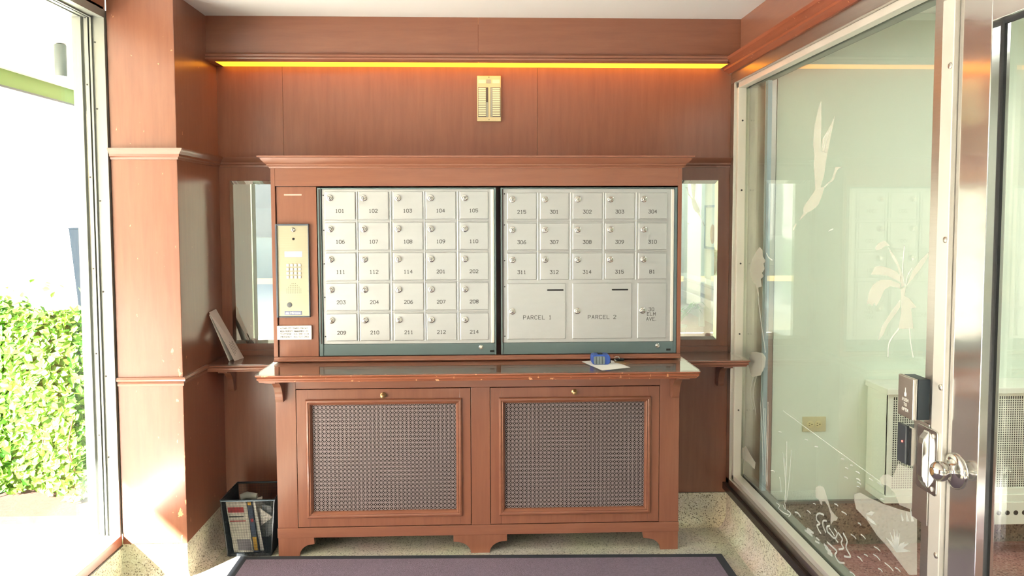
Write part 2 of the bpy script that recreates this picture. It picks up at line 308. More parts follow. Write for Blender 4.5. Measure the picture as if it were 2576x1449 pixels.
ETCH_SHAPES = [[(-0.809, 1.835), (-0.788, 1.81), (-0.776, 1.785), (-0.762, 1.755), (-0.758, 1.729), (-0.753, 1.69), (-0.767, 1.65), (-0.761, 1.62), (-0.77, 1.58), (-0.779, 1.529), (-0.82, 1.536), (-0.83, 1.554), (-0.846, 1.576), (-0.861, 1.632), (-0.868, 1.65), (-0.821, 1.658), (-0.815, 1.692), (-0.816, 1.73), (-0.816, 1.78), (-0.812, 1.814)], [(-0.916, 1.77), (-0.893, 1.748), (-0.861, 1.725), (-0.824, 1.699), (-0.823, 1.658), (-0.867, 1.651), (-0.879, 1.679), (-0.89, 1.707), (-0.902, 1.732), (-0.912, 1.756)], [(-0.779, 1.529), (-0.739, 1.503), (-0.693, 1.476), (-0.677, 1.46), (-0.685, 1.446), (-0.718, 1.448), (-0.769, 1.46), (-0.804, 1.475), (-0.829, 1.501), (-0.844, 1.527), (-0.852, 1.538), (-0.82, 1.535)], [(-0.854, 1.538), (-0.877, 1.551), (-0.905, 1.559), (-0.92, 1.584), (-0.928, 1.599), (-0.948, 1.599), (-0.983, 1.597), (-0.952, 1.593), (-0.936, 1.583), (-0.925, 1.565), (-0.914, 1.553), (-0.877, 1.545), (-0.855, 1.531)], [(-0.683, 1.447), (-0.657, 1.428), (-0.647, 1.417), (-0.714, 1.446)], [(-0.618, 1.407), (-0.593, 1.392), (-0.586, 1.381), (-0.597, 1.38), (-0.603, 1.39), (-0.623, 1.401)], [(-0.243, 1.303), (-0.182, 1.268), (-0.145, 1.23), (-0.128, 1.182), (-0.161, 1.148), (-0.2, 1.142), (-0.227, 1.1), (-0.245, 1.084), (-0.233, 1.127), (-0.275, 1.136), (-0.261, 1.166), (-0.297, 1.182), (-0.272, 1.193), (-0.307, 1.214), (-0.287, 1.234), (-0.318, 1.245), (-0.281, 1.265), (-0.275, 1.291)], [(-0.162, 0.835), (-0.137, 0.802), (-0.119, 0.78), (-0.174, 0.726), (-0.279, 0.757), (-0.325, 0.803), (-0.335, 0.844), (-0.299, 0.855), (-0.226, 0.848)], [(-0.059, 0.373), (-0.114, 0.399), (-0.168, 0.379), (-0.234, 0.363), (-0.223, 0.331), (-0.144, 0.333), (-0.062, 0.325)], [(-1.199, 1.34), (-1.216, 1.354), (-1.252, 1.364), (-1.273, 1.356), (-1.281, 1.349), (-1.26, 1.35), (-1.239, 1.34), (-1.21, 1.333)], [(-1.18, 1.258), (-1.201, 1.283), (-1.234, 1.289), (-1.284, 1.285), (-1.325, 1.277), (-1.348, 1.264), (-1.346, 1.25), (-1.319, 1.255), (-1.271, 1.262), (-1.228, 1.262)], [(-1.158, 1.163), (-1.171, 1.203), (-1.193, 1.229), (-1.236, 1.247), (-1.292, 1.252), (-1.339, 1.245), (-1.345, 1.232), (-1.293, 1.234), (-1.259, 1.22), (-1.232, 1.183), (-1.214, 1.166), (-1.203, 1.176), (-1.192, 1.163), (-1.173, 1.169)], [(-1.347, 1.23), (-1.372, 1.24), (-1.367, 1.213), (-1.392, 1.209), (-1.427, 1.188), (-1.4, 1.181), (-1.407, 1.158), (-1.415, 1.128), (-1.339, 1.116), (-1.353, 1.168)], [(-1.345, 1.201), (-1.297, 1.158), (-1.25, 1.11), (-1.227, 1.061), (-1.258, 1.085), (-1.284, 1.123), (-1.324, 1.157), (-1.348, 1.182)], [(-1.373, 1.24), (-1.401, 1.283), (-1.442, 1.32), (-1.477, 1.342), (-1.471, 1.325), (-1.443, 1.296), (-1.402, 1.262)], [(-1.274, 1.346), (-1.309, 1.323), (-1.337, 1.296), (-1.354, 1.269), (-1.365, 1.241), (-1.35, 1.236), (-1.341, 1.268), (-1.324, 1.295), (-1.296, 1.319)], [(-0.832, 0.472), (-0.858, 0.488), (-0.892, 0.494), (-0.91, 0.477), (-0.928, 0.46), (-0.949, 0.438), (-0.978, 0.431), (-1.0, 0.43), (-0.991, 0.415), (-0.971, 0.407), (-0.952, 0.386), (-0.949, 0.4), (-0.95, 0.42), (-0.929, 0.442), (-0.907, 0.449), (-0.882, 0.443), (-0.884, 0.428), (-0.87, 0.426), (-0.86, 0.437), (-0.834, 0.435), (-0.829, 0.45)], [(-1.109, 0.551), (-1.144, 0.569), (-1.211, 0.576), (-1.281, 0.586), (-1.369, 0.604), (-1.456, 0.626), (-1.464, 0.459), (-1.427, 0.441), (-1.376, 0.454), (-1.317, 0.469), (-1.254, 0.478), (-1.188, 0.501), (-1.125, 0.508), (-1.11, 0.53)], [(-1.259, 0.654), (-1.277, 0.672), (-1.307, 0.684), (-1.33, 0.684), (-1.357, 0.733), (-1.391, 0.735), (-1.445, 0.744), (-1.45, 0.63), (-1.369, 0.617), (-1.344, 0.642), (-1.308, 0.649), (-1.272, 0.642)]]
ETCH_LINES = [(0.003, [(-0.83, 1.661), (-0.841, 1.701), (-0.869, 1.725)]), (0.003, [(-0.847, 1.659), (-0.862, 1.699), (-0.889, 1.733)]), (0.003, [(-0.889, 1.384), (-0.924, 1.393)]), (0.005, [(-0.323, 1.28), (-0.347, 1.264), (-0.389, 1.255)]), (0.006, [(-0.235, 1.087), (-0.261, 1.014), (-0.29, 0.947), (-0.317, 0.894), (-0.327, 0.865)]), (0.004, [(-0.195, 0.73), (-0.157, 0.647), (-0.201, 0.589)]), (0.004, [(-0.23, 0.74), (-0.193, 0.656), (-0.232, 0.574)]), (0.003, [(-0.303, 0.664), (-0.338, 0.491), (-0.359, 0.315)]), (0.003, [(-0.367, 0.662), (-0.373, 0.497), (-0.365, 0.327)]), (0.003, [(-0.333, 0.627), (-0.361, 0.471), (-0.375, 0.312)]), (0.003, [(-0.279, 0.64), (-0.31, 0.492), (-0.327, 0.34)]), (0.003, [(-0.568, 0.556), (-0.569, 0.432), (-0.558, 0.304)]), (0.003, [(-0.529, 0.502), (-0.557, 0.412), (-0.572, 0.317)]), (0.003, [(-0.613, 0.537), (-0.601, 0.435), (-0.578, 0.328)]), (0.003, [(-0.55, 0.484), (-0.563, 0.414), (-0.563, 0.339)]), (0.003, [(-0.502, 0.392), (-0.516, 0.368), (-0.517, 0.338)]), (0.004, [(-1.365, 1.245), (-1.354, 1.283), (-1.36, 1.354)]), (0.004, [(-1.372, 1.245), (-1.38, 1.271), (-1.401, 1.293)]), (0.005, [(-1.342, 1.117), (-1.294, 1.069), (-1.289, 1.027)]), (0.005, [(-1.396, 1.125), (-1.404, 1.087), (-1.418, 1.051)]), (0.003, [(-0.895, 1.387), (-0.923, 1.392)]), (0.006, [(-0.897, 0.398), (-0.863, 0.39), (-0.841, 0.372), (-0.846, 0.358), (-0.869, 0.355), (-0.847, 0.339), (-0.866, 0.327), (-0.879, 0.325)]), (0.006, [(-0.919, 0.386), (-0.894, 0.375), (-0.894, 0.358), (-0.908, 0.348), (-0.916, 0.344)]), (0.006, [(-0.944, 0.379), (-0.924, 0.367), (-0.928, 0.353), (-0.949, 0.351), (-0.974, 0.35), (-0.99, 0.357)]), (0.005, [(-0.98, 0.383), (-1.0, 0.376), (-0.99, 0.353), (-1.006, 0.349)]), (0.006, [(-1.008, 0.381), (-1.036, 0.373), (-1.029, 0.355), (-1.045, 0.346), (-1.014, 0.328)]), (0.006, [(-1.042, 0.394), (-1.069, 0.38), (-1.063, 0.356), (-1.093, 0.34), (-1.053, 0.322)]), (0.006, [(-0.93, 0.315), (-0.975, 0.316), (-0.999, 0.314), (-0.988, 0.296), (-1.016, 0.286), (-1.054, 0.3)]), (0.004, [(-0.94, 0.37), (-0.961, 0.365), (-0.981, 0.359)]), (0.004, [(-0.476, 0.278), (-0.51, 0.28), (-0.499, 0.265), (-0.549, 0.267), (-0.597, 0.278)]), (0.005, [(-0.543, 0.295), (-0.565, 0.287), (-0.564, 0.306)]), (0.005, [(-0.586, 0.291), (-0.618, 0.29), (-0.598, 0.271)]), (0.006, [(-0.658, 0.312), (-0.683, 0.319), (-0.708, 0.315)]), (0.008, [(-0.749, 0.281), (-0.786, 0.285), (-0.767, 0.291), (-0.818, 0.3)]), (0.007, [(-0.772, 0.297), (-0.804, 0.298), (-0.786, 0.285), (-0.809, 0.286)]), (0.008, [(-0.906, 0.297), (-0.935, 0.295), (-0.915, 0.291), (-0.956, 0.294)]), (0.008, [(-0.923, 0.289), (-0.964, 0.289), (-0.936, 0.281), (-0.965, 0.285)]), (0.006, [(-0.837, 0.278), (-0.867, 0.284)]), (0.006, [(-0.845, 0.294), (-0.867, 0.295)]), (0.0035, [(-0.764, 0.361), (-0.781, 0.363), (-0.792, 0.361)]), (0.0035, [(-1.028, 0.462), (-1.047, 0.465), (-1.062, 0.465)]), (0.0035, [(-1.094, 0.413), (-1.112, 0.415), (-1.126, 0.413)]), (0.0035, [(-1.157, 0.44), (-1.172, 0.441), (-1.184, 0.438)]), (0.0035, [(-1.237, 0.437), (-1.257, 0.44), (-1.272, 0.439)]), (0.0035, [(-1.18, 0.387), (-1.192, 0.39), (-1.2, 0.39)]), (0.0035, [(-1.139, 0.361), (-1.156, 0.363), (-1.169, 0.36)]), (0.0035, [(-1.235, 0.412), (-1.256, 0.414), (-1.273, 0.411)]), (0.0035, [(-1.301, 0.416), (-1.326, 0.417), (-1.346, 0.414)]), (0.0035, [(-1.357, 0.429), (-1.372, 0.431), (-1.383, 0.429)]), (0.0035, [(-1.265, 0.382), (-1.278, 0.385), (-1.287, 0.383)]), (0.0035, [(-1.092, 0.289), (-1.111, 0.293), (-1.125, 0.292)]), (0.0035, [(-1.138, 0.469), (-1.149, 0.471), (-1.155, 0.469)]), (0.0035, [(-0.976, 0.468), (-0.991, 0.471), (-1.0, 0.47)]), (0.0035, [(-0.813, 0.406), (-0.824, 0.41), (-0.831, 0.408)]), (0.0035, [(-0.412, 0.389), (-0.436, 0.396), (-0.453, 0.397)]), (0.0035, [(-0.486, 0.573), (-0.503, 0.577), (-0.513, 0.577)]), (0.0035, [(-0.733, 0.616), (-0.748, 0.619), (-0.757, 0.619)]), (0.0035, [(-0.817, 0.615), (-0.833, 0.62), (-0.843, 0.621)]), (0.0035, [(-1.016, 0.636), (-1.028, 0.639), (-1.035, 0.638)]), (0.0035, [(-1.047, 0.616), (-1.059, 0.618), (-1.066, 0.617)]), (0.0035, [(-1.041, 0.583), (-1.055, 0.586), (-1.064, 0.585)]), (0.0035, [(-1.08, 0.635), (-1.089, 0.638), (-1.094, 0.637)]), (0.0035, [(-1.116, 0.627), (-1.131, 0.629), (-1.141, 0.628)]), (0.0035, [(-1.121, 0.605), (-1.135, 0.608), (-1.145, 0.607)]), (0.0035, [(-1.125, 0.596), (-1.139, 0.598), (-1.149, 0.597)]), (0.0035, [(-1.202, 0.634), (-1.213, 0.635), (-1.221, 0.634)]), (0.0035, [(-1.247, 0.638), (-1.263, 0.639), (-1.275, 0.637)]), (0.0035, [(-1.125, 0.582), (-1.136, 0.585), (-1.143, 0.584)]), (0.0035, [(-1.268, 0.597), (-1.279, 0.6), (-1.286, 0.599)]), (0.0022, [(-0.526, 0.668), (-0.876, 0.657), (-1.265, 0.646)]), (-0.006, [(-1.361, 0.478), (-1.332, 0.489), (-1.304, 0.493)]), (-0.006, [(-1.361, 0.478), (-1.342, 0.501), (-1.324, 0.518)]), (-0.006, [(-1.361, 0.478), (-1.352, 0.51), (-1.343, 0.536)]), (-0.006, [(-1.361, 0.478), (-1.361, 0.513), (-1.361, 0.54)]), (-0.006, [(-1.361, 0.478), (-1.368, 0.511), (-1.375, 0.537)]), (-0.006, [(-1.361, 0.478), (-1.381, 0.504), (-1.401, 0.523)]), (-0.006, [(-1.361, 0.478), (-1.392, 0.507), (-1.423, 0.529)]), (-0.006, [(-1.361, 0.478), (-1.395, 0.497), (-1.429, 0.509)]), (-0.006, [(-1.361, 0.478), (-1.35, 0.495), (-1.339, 0.505)]), (0, [(-1.187, 0.518), (-1.213, 0.536), (-1.235, 0.543), (-1.22, 0.526), (-1.194, 0.518)]), (0, [(-1.187, 0.513), (-1.207, 0.513), (-1.234, 0.513), (-1.247, 0.507), (-1.221, 0.503), (-1.194, 0.504)]), (0, [(-1.378, 0.598), (-1.393, 0.582), (-1.385, 0.575)]), (0, [(-1.403, 0.611), (-1.42, 0.59), (-1.408, 0.584)]), (0, [(-1.424, 0.629), (-1.444, 0.6), (-1.431, 0.594)])]

# ---------------------------------------------------------------- shell
XL, XR, XW, YC, ZC, ZB = -1.176, 1.124, -1.430, -.4635, 2.29, .149
YF = -4.35
struct('floor', B(XW-.15, XR+.1, YF, .05, -.06, 0), TERRF)
struct('ceiling', B(XW-.25, XR+.12, YF-.1, .12, ZC, ZC+.1), CEIL)
wb = structroot('wall_back', (0, 0, 0))
struct('core', B(-1.6, 1.19, .012, .12, 0, ZC), DARKW, wb)
for x0, x1, z0, z1 in ((-1.18, -.8895, 1.66, ZC), (-.8885, .2442, 1.66, ZC), (.2452, 1.1245, 1.66, ZC), (-1.18, -.86, ZB, 1.66), (-.86, .82, ZB, 1.66), (.82, 1.1245, ZB, 1.66)):
    struct('panel', B(x0, x1, 0, .012, z0, z1), WOOD, wb, bevel=.0006)
cove = [(0, .146), (0, .05)] + [(.05-.05*math.cos(t*PI/16), .05-.05*math.sin(t*PI/16)) for t in range(1, 9)] + [(.05, -.01), (-.05, -.01), (-.05, .146)]
bb = structroot('baseboard_back', (0, 0, 0))
struct('terrazzo_cove', MB().sweep(cove, [(-1.2, -.002, 0), (1.13, -.002, 0)], [(0, -1, 0)]), TERR, bb, smooth=40)
# soffit with the cove light
sf = structroot('trim_1', (0, 0, 2.1))
for x0, x1 in ((XL, -.0197), (-.0187, XR)):
    struct('panel', B(x0, x1, -.122, -.108, 2.10, ZC), WOODH, sf, bevel=.0006)
struct('soffit_end', B(XL, -1.145, -.108, 0, 2.10, 2.13), WOOD, sf); struct('soffit_end', B(1.075, XR, -.108, 0, 2.10, 2.13), WOOD, sf)
prof = [(0, 0), (.010, 0), (.018, .006), (.020, .012), (.014, .018), (.016, .026), (.008, .034), (0, .036)]
struct('moulding', MB().sweep(prof, [(XL, -.122, 2.10), (XR-.06, -.122, 2.10)], [(0, -1, 0)]), WOODH, sf, smooth=30)
lp = thing('cove_light', 'long narrow yellow glowing light lens recessed under the soffit', 'light', (0, -.06, 2.104))
obj('lens', B(-1.145, 1.075, -.110, -.003, 2.1008, 2.107), GOLD, lp)

# left wall : column, side panel, window wall
wl = structroot('wall_left', (-1.3, -.23, 0))
struct('column_casing', B(XW+.003, XL, YC, .0, ZB, ZC), WORN, wl, bevel=.002)
struct('terrazzo_base', B(XW+.003, XL-.010, YC+.012, .0, 0, ZB), TERR, wl)
struct('upper_panel', B(XW-.16, XW, YF, YC, 2.22, ZC), WOODY, wl)
struct('front_panel', B(XW-.16, XW, YF, -3.32, ZB, 2.22), WOOD, wl)
bl = structroot('baseboard_left', (XL, -.2, 0))
struct('terrazzo_cove', MB().sweep(cove, [(XL-.004, 0, 0), (XL-.004, YC+.008, 0), (XW-.002, YC+.008, 0), (XW-.002, YF, 0)], [(1, 0, 0), (0, -1, 0), (1, 0, 0)]), TERR, bl, smooth=40)
# mouldings around column and back wall
rail = [(0, -.042), (.004, -.042), (.006, -.034), (.012, -.030), (.013, -.022), (.020, -.014), (.028, -.006), (.030, 0), (0, 0)]
tr = structroot('trim_2', (-1.2, -.2, 1.69))
struct('moulding', MB().sweep(rail, [(XW+.004, YC, 1.70), (XL, YC, 1.70), (XL, 0, 1.70), (-.86, 0, 1.70)], [(0, -1, 0), (1, 0, 0), (0, -1, 0)]), WOODH, tr, smooth=30)
tr = structroot('trim_3', (1.0, 0, 1.69))
struct('moulding', MB().sweep(rail, [(.80, 0, 1.697), (XR+.006, 0, 1.697)], [(0, -1, 0)]), WOODH, tr, smooth=30)
rail2 = [(0, -.034), (.005, -.034), (.006, -.026), (.003, -.020), (.012, -.014), (.014, -.008), (.010, 0), (0, 0)]
tr = structroot('trim_4', (-1.2, -.3, .81))
struct('moulding', MB().sweep(rail2, [(XW+.004, YC, .814), (XL, YC, .814), (XL, -.216, .814)], [(0, -1, 0), (1, 0, 0)]), WOODH, tr, smooth=30)

# left window: frame with stepped jamb, mullions, panes
w1 = structroot('window_1', (-1.5, -1.8, .2))
jam = [(-1.430, .055), (-1.430, 0), (-1.450, 0), (-1.450, .010), (-1.479, .010), (-1.479, .002), (-1.486, .002), (-1.486, .018), (-1.492, .018), (-1.492, .002), (-1.505, .002), (-1.505, .020), (-1.519, .020), (-1.519, .004), (-1.552, .004), (-1.552, .055)]
yj = -.476
struct('jamb', MB().prism([(x, yj+d) for x, d in jam], .187, 2.22, 'z'), WALUM, w1)
struct('jamb', MB().prism([(x, -3.30-d+.02) for x, d in jam], .187, 2.22, 'z'), WALUM, w1)
struct('header', MB().add([(x, y, 2.19+d*.7) for y in (-3.3, yj) for x, d in jam], [tuple(range(16)), tuple(range(31, 15, -1))] + [(i, (i+1) % 16, 16+(i+1) % 16, 16+i) for i in range(16)]), WALUM, w1)
for y in (-1.44, -2.38):
    struct('mullion', B(-1.552, -1.45, y-.035, y+.035, .2, 2.2), WALUM, w1, bevel=.003)
for z in (.5, .82, 1.15, 1.5, 1.85, 2.1):
    struct('screw', MB().lathe([(0, .0035), (.0015, .0035), (.002, .002)], (-1.470, yj+.010, z), (0, -1, 0), 10), INK, w1)
    struct('screw', MB().lathe([(0, .003), (.0015, .003), (.002, .002)], (-1.500, yj+.002, z+.09), (0, -1, 0), 10), INK, w1)
struct('sill', B(-1.60, -1.435, -3.32, yj+.012, .16, .187), ALUM, w1, bevel=.002)
struct('sill_board', B(-1.436, -1.428, -3.32, YC-.001, .149, .188), WOODY, w1, bevel=.001)
struct('sill_trim', B(-1.428, -1.425, -3.32, YC-.002, .143, .149), DARKLINE, w1)
struct('outer_wall', B(-1.60, -1.44, -3.32, yj+.03, -.12, .16), TERR, w1)
for y0, y1 in ((-1.405, yj+.012), (-2.345, -1.475), (-3.3, -2.415)):
    struct('pane', B(-1.513, -1.507, y0, y1, .187, 2.195), CLEAR, w1)

# right wall : beam above the glazing, knee wall below
wr = structroot('wall_right', (XR, -1, 0))
for y0, y1 in ((-.8645, -.0), (YF, -.8655)):
    struct('panel', B(XR, XR+.12, y0, y1, 2.08, ZC), WOODY, wr, bevel=.0006)
struct('knee_wall', B(XR+.004, XR+.12, -1.61, .0, 0, .165), TERR, wr)
struct('end_wall', B(XR, XR+.12, YF, -2.70, 0, 2.08), WOOD, wr)
tr = structroot('trim_5', (XR, -1, 2.08))
prof5 = [(0, -.004), (.012, -.004), (.022, .004), (.034, .010), (.036, .018), (.050, .026), (.062, .034), (.064, .046), (.050, .050), (.040, .058), (.0, .060)]
LITWOOD = wood('mahogany_bright', '#7e4028', '#98543a', scale=(14, 1.2, 14), worn=.3)  # orange lamplight painted into the moulding's wood colour
struct('moulding', MB().sweep(prof5, [(XR, -.0, 2.079), (XR, YF, 2.079)], [(-1, 0, 0)]), LITWOOD, tr, smooth=30)
br = structroot('baseboard_right', (XR, -.8, 0))
struct('terrazzo_cove', MB().sweep([(u, min(h, .16) if h > .1 else h) for u, h in cove], [(XR+.002, 0, 0), (XR+.002, -1.62, 0)], [(-1, 0, 0)]), TERR, br, smooth=40)

# right glazing
w2 = structroot('window_2', (1.18, -.8, .2))
struct('sill_cap', B(1.108, 1.25, -1.575, .0, .165, .197), DARKLINE, w2, bevel=.002)
struct('frame_rail', B(1.124, 1.24, -1.575, .0, .197, .226), STEELH, w2, bevel=.002)
struct('glazing_stop', B(1.138, 1.174, -1.575, -.045, .226, .248), ALUM, w2, bevel=.002)
struct('glazing_stop', B(1.188, 1.224, -1.575, -.045, .226, .248), WALUM, w2, bevel=.002)
struct('frame_rail', B(1.122, 1.24, -1.575, .0, 2.028, 2.079), STEELH, w2, bevel=.002)
struct('glazing_stop', B(1.138, 1.174, -1.575, -.045, 2.004, 2.028), ALUM, w2, bevel=.002)
struct('glazing_stop', B(1.188, 1.224, -1.575, -.045, 2.004, 2.028), WALUM, w2, bevel=.002)
struct('frame_jamb', B(1.124, 1.195, -.045, .0, .197, 2.079), STEEL, w2, bevel=.002)
struct('glazing_stop', B(1.138, 1.174, -.062, -.045, .226, 2.028), ALUM, w2, bevel=.002)
struct('lobby_jamb', B(1.195, 1.25, -.236, .0, .197, 2.079), STEEL, w2, bevel=.002)
struct('lobby_trim', B(1.196, 1.214, -.262, -.236, .2, 2.05), mat('pale_blue_trim', '#a9bcc6', .4, .3), w2)  # bluish reflection painted into the trim's colour
for z in (.55, .9, 1.22, 1.55, 1.86):
    struct('screw', MB().lathe([(0, .004), (.0015, .004), (.002, .002)], (1.158, -.062, z), (0, -1, 0), 10), INK, w2)
struct('mullion', B(1.118, 1.24, -1.613, -1.575, 0, 2.079), STEEL, w2, bevel=.002)
pane = struct('pane', B(1.178, 1.184, -1.575, -.05, .24, 2.02), PANE, w2)
mb = MB(); 
for pl in ETCH_SHAPES: mb.prism([(y, z) for y, z in pl], 1.1772, 1.1779, 'x')
struct('etched_drawing', mb, ETCH, pane)
mb = MB(); mk = lambda u, v, k: (1.1779-.0008*k, u, v)
for wd, pl in ETCH_LINES:
    if wd == 0: mb.prism(pl, 1.1771, 1.1779, 'x')
    elif wd < 0:
        a, b, c = [Vector(p) for p in pl]; n = Vector((-(c-a).y, (c-a).x)).normalized()*.005
        mb.prism([tuple(a+n*.5), tuple(b+n), tuple(c), tuple(b-n), tuple(a-n*.5)], 1.1771, 1.1779, 'x')
    else: ribbon(mb, pl, wd, mk, True)
struct('etched_lines', mb, ETCHB, pane)

# steel lobby door
d1 = structroot('door_1', (1.14, -2.1, 0))
struct('door_frame', B(1.114, 1.24, -1.661, -1.613, 0, 1.956), ALUM, d1, bevel=.002)
struct('door_frame', B(1.124, 1.24, -2.70, -2.66, 0, 2.08), ALUM, d1, bevel=.002)
struct('door_frame', B(1.126, 1.24, -2.66, -1.613, 1.957, 2.08), DOORSTEEL, d1)
for z in (1.795, 1.38, 1.02, .60, .3):
    struct('rivet', MB().lathe([(0, .0075), (.002, .0075), (.0035, .004)], (1.114, -1.650, z), (-1, 0, 0), 14), STEEL, d1, smooth=40)
struct('stile', B(1.126, 1.17, -1.778, -1.664, .015, 1.955), DOORSTEEL, d1, bevel=.0015)
struct('stile', B(1.126, 1.17, -2.655, -2.54, .015, 1.955), DOORSTEEL, d1, bevel=.0015)
struct('rail', B(1.126, 1.17, -2.54, -1.778, 1.868, 1.955), DOORSTEEL, d1, bevel=.0015)
struct('rail', B(1.126, 1.17, -2.54, -1.778, .015, .22), DOORSTEEL, d1, bevel=.0015)
struct('gasket', B(1.150, 1.157, -1.785, -1.777, .22, 1.868), RUBBER, d1)
struct('gasket', B(1.150, 1.157, -2.54, -1.785, 1.861, 1.869), RUBBER, d1)
struct('pane', B(1.156, 1.162, -2.54, -1.786, .22, 1.86), PANE, d1)
k = struct('knob', MB().lathe([(0, .0425), (.004, .0425), (.007, .039), (.009, .030), (.012, .018), (.018, .0135), (.022, .0135), (.024, .017), (.030, .0225), (.037, .0245), (.045, .0235), (.052, .019), (.057, .012), (.058, .010), (.056, .009)], (1.126, -1.697, .828), (-1, 0, 0), 36), CHROME, d1, smooth=50)
struct('keyhole', MB().lathe([(0, .0085), (.0025, .0085), (.003, .007)], (1.070, -1.697, .828), (-1, 0, 0), 20).box(1.066, 1.0675, -1.6985, -1.6955, .823, .833), BRASS, d1)

# front wall behind the viewer, glazed entrance
wf = structroot('wall_front', (0, YF, 0))
struct('panel', B(XW-.16, -1.02, YF-.12, YF, 0, ZC), WOOD, wf); struct('panel', B(1.06, XR+.12, YF-.12, YF, 0, ZC), WOOD, wf)
struct('panel', B(-1.02, 1.06, YF-.12, YF, 2.16, ZC), WOODH, wf)
d2 = structroot('door_2', (0, YF-.06, 0))
for x in (-1.0, .02, 1.04): struct('stile', B(x-.03, x+.03, YF-.08, YF-.03, 0, 2.16), ALUM, d2)
struct('rail', B(-1.0, 1.04, YF-.08, YF-.03, 2.08, 2.16), ALUM, d2); struct('rail', B(-1.0, 1.04, YF-.08, YF-.03, 0, .2), ALUM, d2)
struct('pane', B(-.97, -.01, YF-.058, YF-.052, .2, 2.08), CLEAR, d2); struct('pane', B(.05, 1.01, YF-.058, YF-.052, .2, 2.08), CLEAR, d2)

# ---------------------------------------------------------------- lobby beyond the glass
YLB = -.24; XE = 3.0; YE = -9.0
struct('floor_lobby', B(XR+.1, XE+.1, YE-.1, .1, -.06, 0), REDT)
struct('ceiling_lobby', B(XR+.12, XE+.2, YE-.1, .1, ZC, ZC+.1), LOBBYCEIL)
struct('wall_lobby_back', B(1.245, XE+.1, YLB, .1, 0, ZC), LOBBYWALL)
struct('wall_lobby_right', B(XE, XE+.12, YE, YLB, 0, ZC), LOBBYWALL)
struct('wall_lobby_front', B(XR, XE, YE-.1, YE, 0, ZC), LOBBYWALL)
struct('wall_lobby_left', B(XR, XR+.12, YE, YF-.12, 0, ZC), LOBBYWALL)
b2 = structroot('baseboard_lobby', (2, YLB, 0))
TERRD = terrazzo('terrazzo_dull', '#94897a', '#a89c88', '#5a5348')
struct('terrazzo_base', B(1.25, XE, YLB-.012, YLB, 0, .185), TERRD, b2); struct('base_cap', B(1.25, XE, YLB-.018, YLB, .185, .197), WALUM, b2)

# ---------------------------------------------------------------- mailbox cabinet (wood)
mc = thing('mailbox_cabinet', 'wall-mounted mahogany cabinet with a crown moulding framing the steel mailboxes', 'cabinet', (-.02, 0, .83))
CY = -.268
obj('side_panel', B(-.876, -.859, CY, -.0005, .852, 1.66), WOOD, mc, bevel=.001)
obj('side_panel', B(.818, .834, CY, -.0005, .852, 1.66), WOOD, mc, bevel=.001)
obj('intercom_board', B(-.856, -.692, CY+.008, CY+.03, .852, 1.561), WOOD, mc, bevel=.001)
obj('frieze', B(-.859, .818, CY+.001, CY+.03, 1.5625, 1.66), WOODH, mc, bevel=.001)
obj('bottom_rail', B(-.876, .834, CY, -.0005, .831, .851), WOODH, mc, bevel=.001)
obj('bead', MB().sweep([(0, 0), (.006, .0), (.008, .004), (.006, .008), (0, .008)], [(-.876, CY, .832), (.834, CY, .832)], [(0, -1, 0)]), WOODH, mc, smooth=30)
obj('top_board', B(-.876, .834, CY, -.0005, 1.66, 1.684), WOODH, mc)
crown = [(0, 0), (.004, 0), (.006, .006), (.012, .010), (.013, .015), (.022, .022), (.030, .032), (.034, .040), (.042, .042), (.043, .048), (0, .048)]
obj('crown_moulding', MB().sweep(crown, [(-.876, -.0005, 1.637), (-.876, CY, 1.637), (.834, CY, 1.637), (.834, -.0005, 1.637)], [(-1, 0, 0), (0, -1, 0), (1, 0, 0)]), WOODH, mc, smooth=30)
obj('label_strip', B(-.824, -.752, CY+.0065, CY+.008, 1.524, 1.531), mat('pale_label', '#c9a498', .5), mc)

